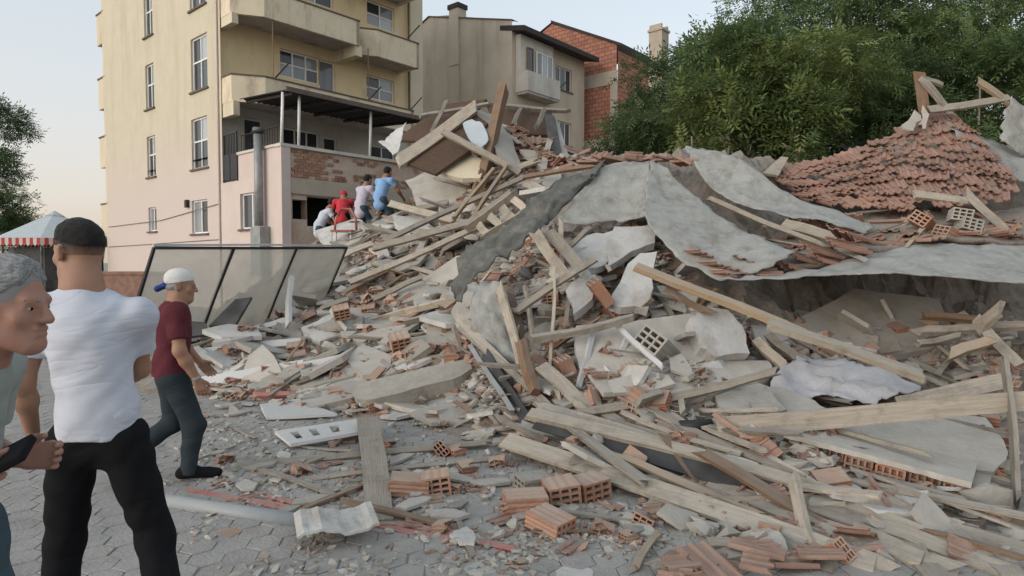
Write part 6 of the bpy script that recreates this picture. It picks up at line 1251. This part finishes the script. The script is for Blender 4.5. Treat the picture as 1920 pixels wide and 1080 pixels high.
def hair_short(mat, fr=.055, top=.03, th=.010, back=-.05, nz=.0025, h=.0045, fm='stubble'):
    def fn(H, o):
        S = Sdf(.006); r = V3(.077 + th * .5, .098 + th, .092 + th) * H.s; m = H.m
        S.ell(H(0, -.014, .04), r, .006, m, [(H(0, 0, top), m @ V3(0, .25, -1)), (H(0, fr, .06), m @ V3(0, .75, -.66)), (H(0, fr + .03, 0), m @ V3(0, 1, .15))])
        S.ell(H(0, -.016, .035), r - V3(.003, .003, 0), .006, m, [(H(0, -.026, 0), m @ V3(0, 1, 0)), (H(0, -.1, back), m @ V3(0, .1, -1))])
        S.ell(H(0, .018, .088), V3(.060, .072, .042 + th) * H.s, .02, m, [(H(0, fr + .02, 0), m @ V3(0, 1, .1))])
        solid('hair', S, h, mat, o, nz * .6, 9, 5.0)
        Z = Sdf(.006); Z.ell(H(0, -.013, .036), V3(.0785, .0995, .0925) * H.s, .006, m, [(H(0, 0, -.035), m @ V3(0, .75, -1)), (H(0, .05, 0), m @ V3(0, 1, -.35))]); solid('hair_fade', Z, h, fm, o)
    return fn
# ---- man in the white shirt, back to the camera
L = P(168, 490, 2.57); hd = R(8)
J = dict(neck=V3(-.03, .0, 1.545), chest=V3(-.01, -.01, 1.36), pelvis=V3(.02, 0, .97), shL=V3(-.178, 0, 1.448), shR=V3(.165, .02, 1.43), elL=V3(-.255, -.01, 1.17), wrL=V3(-.285, .10, .945), elR=V3(.115, .15, 1.19), wrR=V3(-.03, .30, 1.12),
         hipL=V3(-.08, 0, .92), hipR=V3(.11, 0, .92), knL=V3(-.15, .06, .50), anL=V3(-.17, -.02, .085), toeL=V3(-.18, .14, .05), knR=V3(.21, .03, .50), anR=V3(.34, -.16, .10), toeR=V3(.37, -.01, .05))
Hb = Head((-.055, .035, 1.685), R(58), R(-4), 0, 1.0)
def glove(o, H, J):
    pass
person('person', 'man in white T-shirt and black trousers walking away', (L.x, L.y, 0), hd, J, Hb, dict(shirt='cotton_white', trousers='trouser_black', shoe='shoe_black'), 'skin_b',
       hair_short('hair_black', .062, .045, .007, .02, fm='fade_b'), h=.0055, hc=.0065, fold=.004, girth=.98, hem=.945, sleeve=.62, fseed=21, hands={'L': (V3(-.02, .05, -1), V3(.6, .5, 0), (.2, 1, 0), .75), 'R': (V3(-.3, .8, -.2), V3(-1, 0, 0), (0, 0, 1), .6)})
# ---- grey-haired man at the left edge, facing right
L = P(-150, 490, 1.66); hd = R(-84)
J = dict(neck=V3(0, .135, 1.40), chest=V3(0, .03, 1.22), pelvis=V3(0, -.0, .93), shL=V3(-.19, .04, 1.35), shR=V3(.19, .04, 1.35), elL=V3(-.23, -.03, 1.08), wrL=V3(-.13, .15, 1.09), elR=V3(.235, -.08, 1.10), wrR=V3(.14, .135, 1.115),
         hipL=V3(-.09, .02, .90), hipR=V3(.09, .02, .90), knL=V3(-.1, .06, .49), anL=V3(-.1, -.02, .085), toeL=V3(-.1, .14, .05), knR=V3(.1, .1, .49), anR=V3(.1, .04, .085), toeR=V3(.1, .18, .05))
Ha = Head((0, .205, 1.53), R(-3), R(-4), 0, .97)
def phone(o, H, J):
    b = MB().box((-.045, -.10, -.012), (.045, .085, .012)); ph = b.build('phone_case', M['leather_black'], None); 
    bv = ph.modifiers.new('b', 'BEVEL'); bv.width = .006; bv.segments = 2
    ph.matrix_world = o.matrix_basis @ Matrix.Translation((.10, .235, 1.145)) @ Matrix.Rotation(R(28), 4, 'X') @ Matrix.Rotation(R(25), 4, 'Y')
    tag(ph, 'black folding phone case held by the grey-haired man', 'phone')
person('person', 'grey-haired man in sage T-shirt at the left edge', (L.x, L.y, 0), hd, J, Ha, dict(shirt='cotton_sage', trousers='denim', shoe='shoe_black', brow='hair_grey'), 'skin_a',
       hair_short('hair_grey', .05, .035, .012, -.04, .002, fm='fade_a'), h=.0045, hc=.007, fold=.005, girth=1.02, hem=.98, fseed=31, extra=phone, hands={'R': (V3(-.1, 1, .2), V3(-1, 0, .1), (0, 0, 1), .8), 'L': (V3(.1, 1, .1), V3(1, 0, .1), (0, 0, 1), .7)})
# ---- man in maroon shirt with a cap, walking right
L = P(322, 490, 4.75); hd = R(-58)
J = dict(neck=V3(0, .03, 1.335), chest=V3(0, .0, 1.17), pelvis=V3(0, -.02, .82), shL=V3(-.18, .01, 1.285), shR=V3(.18, .01, 1.275), elL=V3(-.24, .05, 1.03), wrL=V3(-.24, .2, .85), elR=V3(.235, .02, 1.01), wrR=V3(.215, .13, .79),
         hipL=V3(-.08, -.01, .78), hipR=V3(.08, -.01, .78), knL=V3(-.1, .0, .43), anL=V3(-.08, -.40, .16), toeL=V3(-.08, -.28, .055), knR=V3(.08, .12, .43), anR=V3(.08, .07, .085), toeR=V3(.08, .23, .05))
Hc = Head((0, .055, 1.465), R(-12), R(-6), 0, .98)
def cap(H, o):
    S = Sdf(.02); S.ell(H(0, -.012, .045), V3(.087, .108, .093) * H.s, .02, H.m); S.cut(H(0, 0, .03), H.m @ V3(0, .22, -1)); solid('cap', S, .006, 'cap_white', o, .0015, 4)
    B = Sdf(.01); B.cone(H(-.04, -.10, .0), H(.04, -.10, .0), .012, .012); B.cone(H(-.03, -.155, -.035), H(.03, -.155, -.035), .010, .010, .05); B.cone(H(0, -.10, .0), H(0, -.155, -.035), .014, .012, .05); solid('cap_brim', B, .006, 'cap_blue', o)
    S = Sdf(.02); S.ell(H(0, -.016, .0), V3(.081, .094, .06) * H.s, .02, H.m); S.cut(H(0, .02, 0), H.m @ V3(0, 1, 0)); solid('hair', S, .006, 'hair_grey', o, .002, 6, 3)
def belt(o, H, J):
    w = Sdf(.01); w.cone(J['wrR'] + V3(-.002, -.012, .02), J['wrR'] + V3(.002, .006, -.004), .034, .033, None, None, True, True); solid('watch', w, .005, 'metal_grey', o)
person('person', 'man in maroon shirt and white cap walking toward the wreckage', (L.x, L.y, 0), hd, J, Hc, dict(shirt='cotton_maroon', trousers='denim_teal', shoe='shoe_black'), 'skin_c', cap, h=.006, hc=.008, fold=.005, girth=1.05, hem=.80, sleeve=.7, fseed=41, extra=belt, hands={'R': (V3(-.02, .35, -1), V3(-1, .2, 0), (0, 1, .3), .55)})
# ---- climbers on the slope
def climber(px, py, d, hd, lab, shirt, hat=None, bend=.5, arm=.3, sc=1.0):
    p = P(px, py, d); z0 = p.z
    b = bend; n = V3(0, math.sin(b), math.cos(b))
    pel = V3(0, 0, .62); ch = pel + n * .30; nk = pel + n * .52
    J = dict(neck=nk, chest=ch, pelvis=pel, shL=nk - n * .07 + V3(-.18, 0, 0), shR=nk - n * .07 + V3(.18, 0, 0), hipL=pel + V3(-.09, 0, -.04), hipR=pel + V3(.09, 0, -.04), knL=V3(-.13, .28, .38), knR=V3(.13, .20, .30), anL=V3(-.12, .12, .08), anR=V3(.12, -.15, .0), toeL=V3(-.12, .28, .05), toeR=V3(.12, 0, -.04))
    for s, sg in (('L', -1), ('R', 1)): J['el' + s] = J['sh' + s] + V3(sg * .1, .12, -.22); J['wr' + s] = J['el' + s] + V3(-sg * .02, .22, -.05 - arm * .3)
    H = Head(nk + n * .10 + V3(0, .05, .05), 0, R(-math.degrees(b) * .4), 0, 1.0)
    return person('person', lab, (p.x, p.y, z0), hd, J, H, dict(shirt=shirt, trousers='denim' if shirt != 'cotton_red' else 'trouser_black', shoe='shoe_black'), 'skin_c', hat or hair_short('hair_black', .05, .03, .014, -.04, .003, .008), h=.011, hc=.013, fold=.004, hem=-5, sleeve=.6, bits=False, fseed=int(px), group=None)
def redcap(H, o):
    S = Sdf(.02); S.ell(H(0, -.01, .03), V3(.09, .11, .10), .02, H.m); S.cut(H(0, 0, -.01), H.m @ V3(0, -.1, -1)); solid('headscarf', S, .01, 'cotton_red', o)
climber(712, 424, 14.4, R(-25), 'climber in light blue shirt, highest on the slope', 'cotton_blue', None, .45)
climber(676, 438, 14.9, R(-30), 'climber in pale lilac shirt behind the blue one', 'cotton_lilac', None, .35)
climber(642, 450, 15.3, R(10), 'climber in red shirt and red head covering, bending down', 'cotton_red', redcap, .8)
climber(598, 475, 15.6, R(-60), 'climber in white top beside the broken wall opening', 'cotton_white', None, .5)
ch_ = empty('red_chair', tuple(P(648, 424, 14.2))); tag(ch_, 'small red and white plastic chair below the man in red', 'chair')
MB().tube([(-.24, 0, -.1), (-.22, .02, .18), (-.1, .05, .38), (.1, .05, .38), (.22, .02, .18), (.24, 0, -.1)], .03, 6).build('back_frame', M['red_plastic'], ch_, True)
MB().box((-.22, -.42, -.14), (.22, .0, -.10)).build('seat', M['red_plastic'], ch_)
for sx in (-1, 1):
    for sy in (-.38, -.02): MB().tube([(sx * .2, sy, -.12), (sx * .22, sy, -.5)], .02, 6).build('leg', M['metal_white'], ch_)
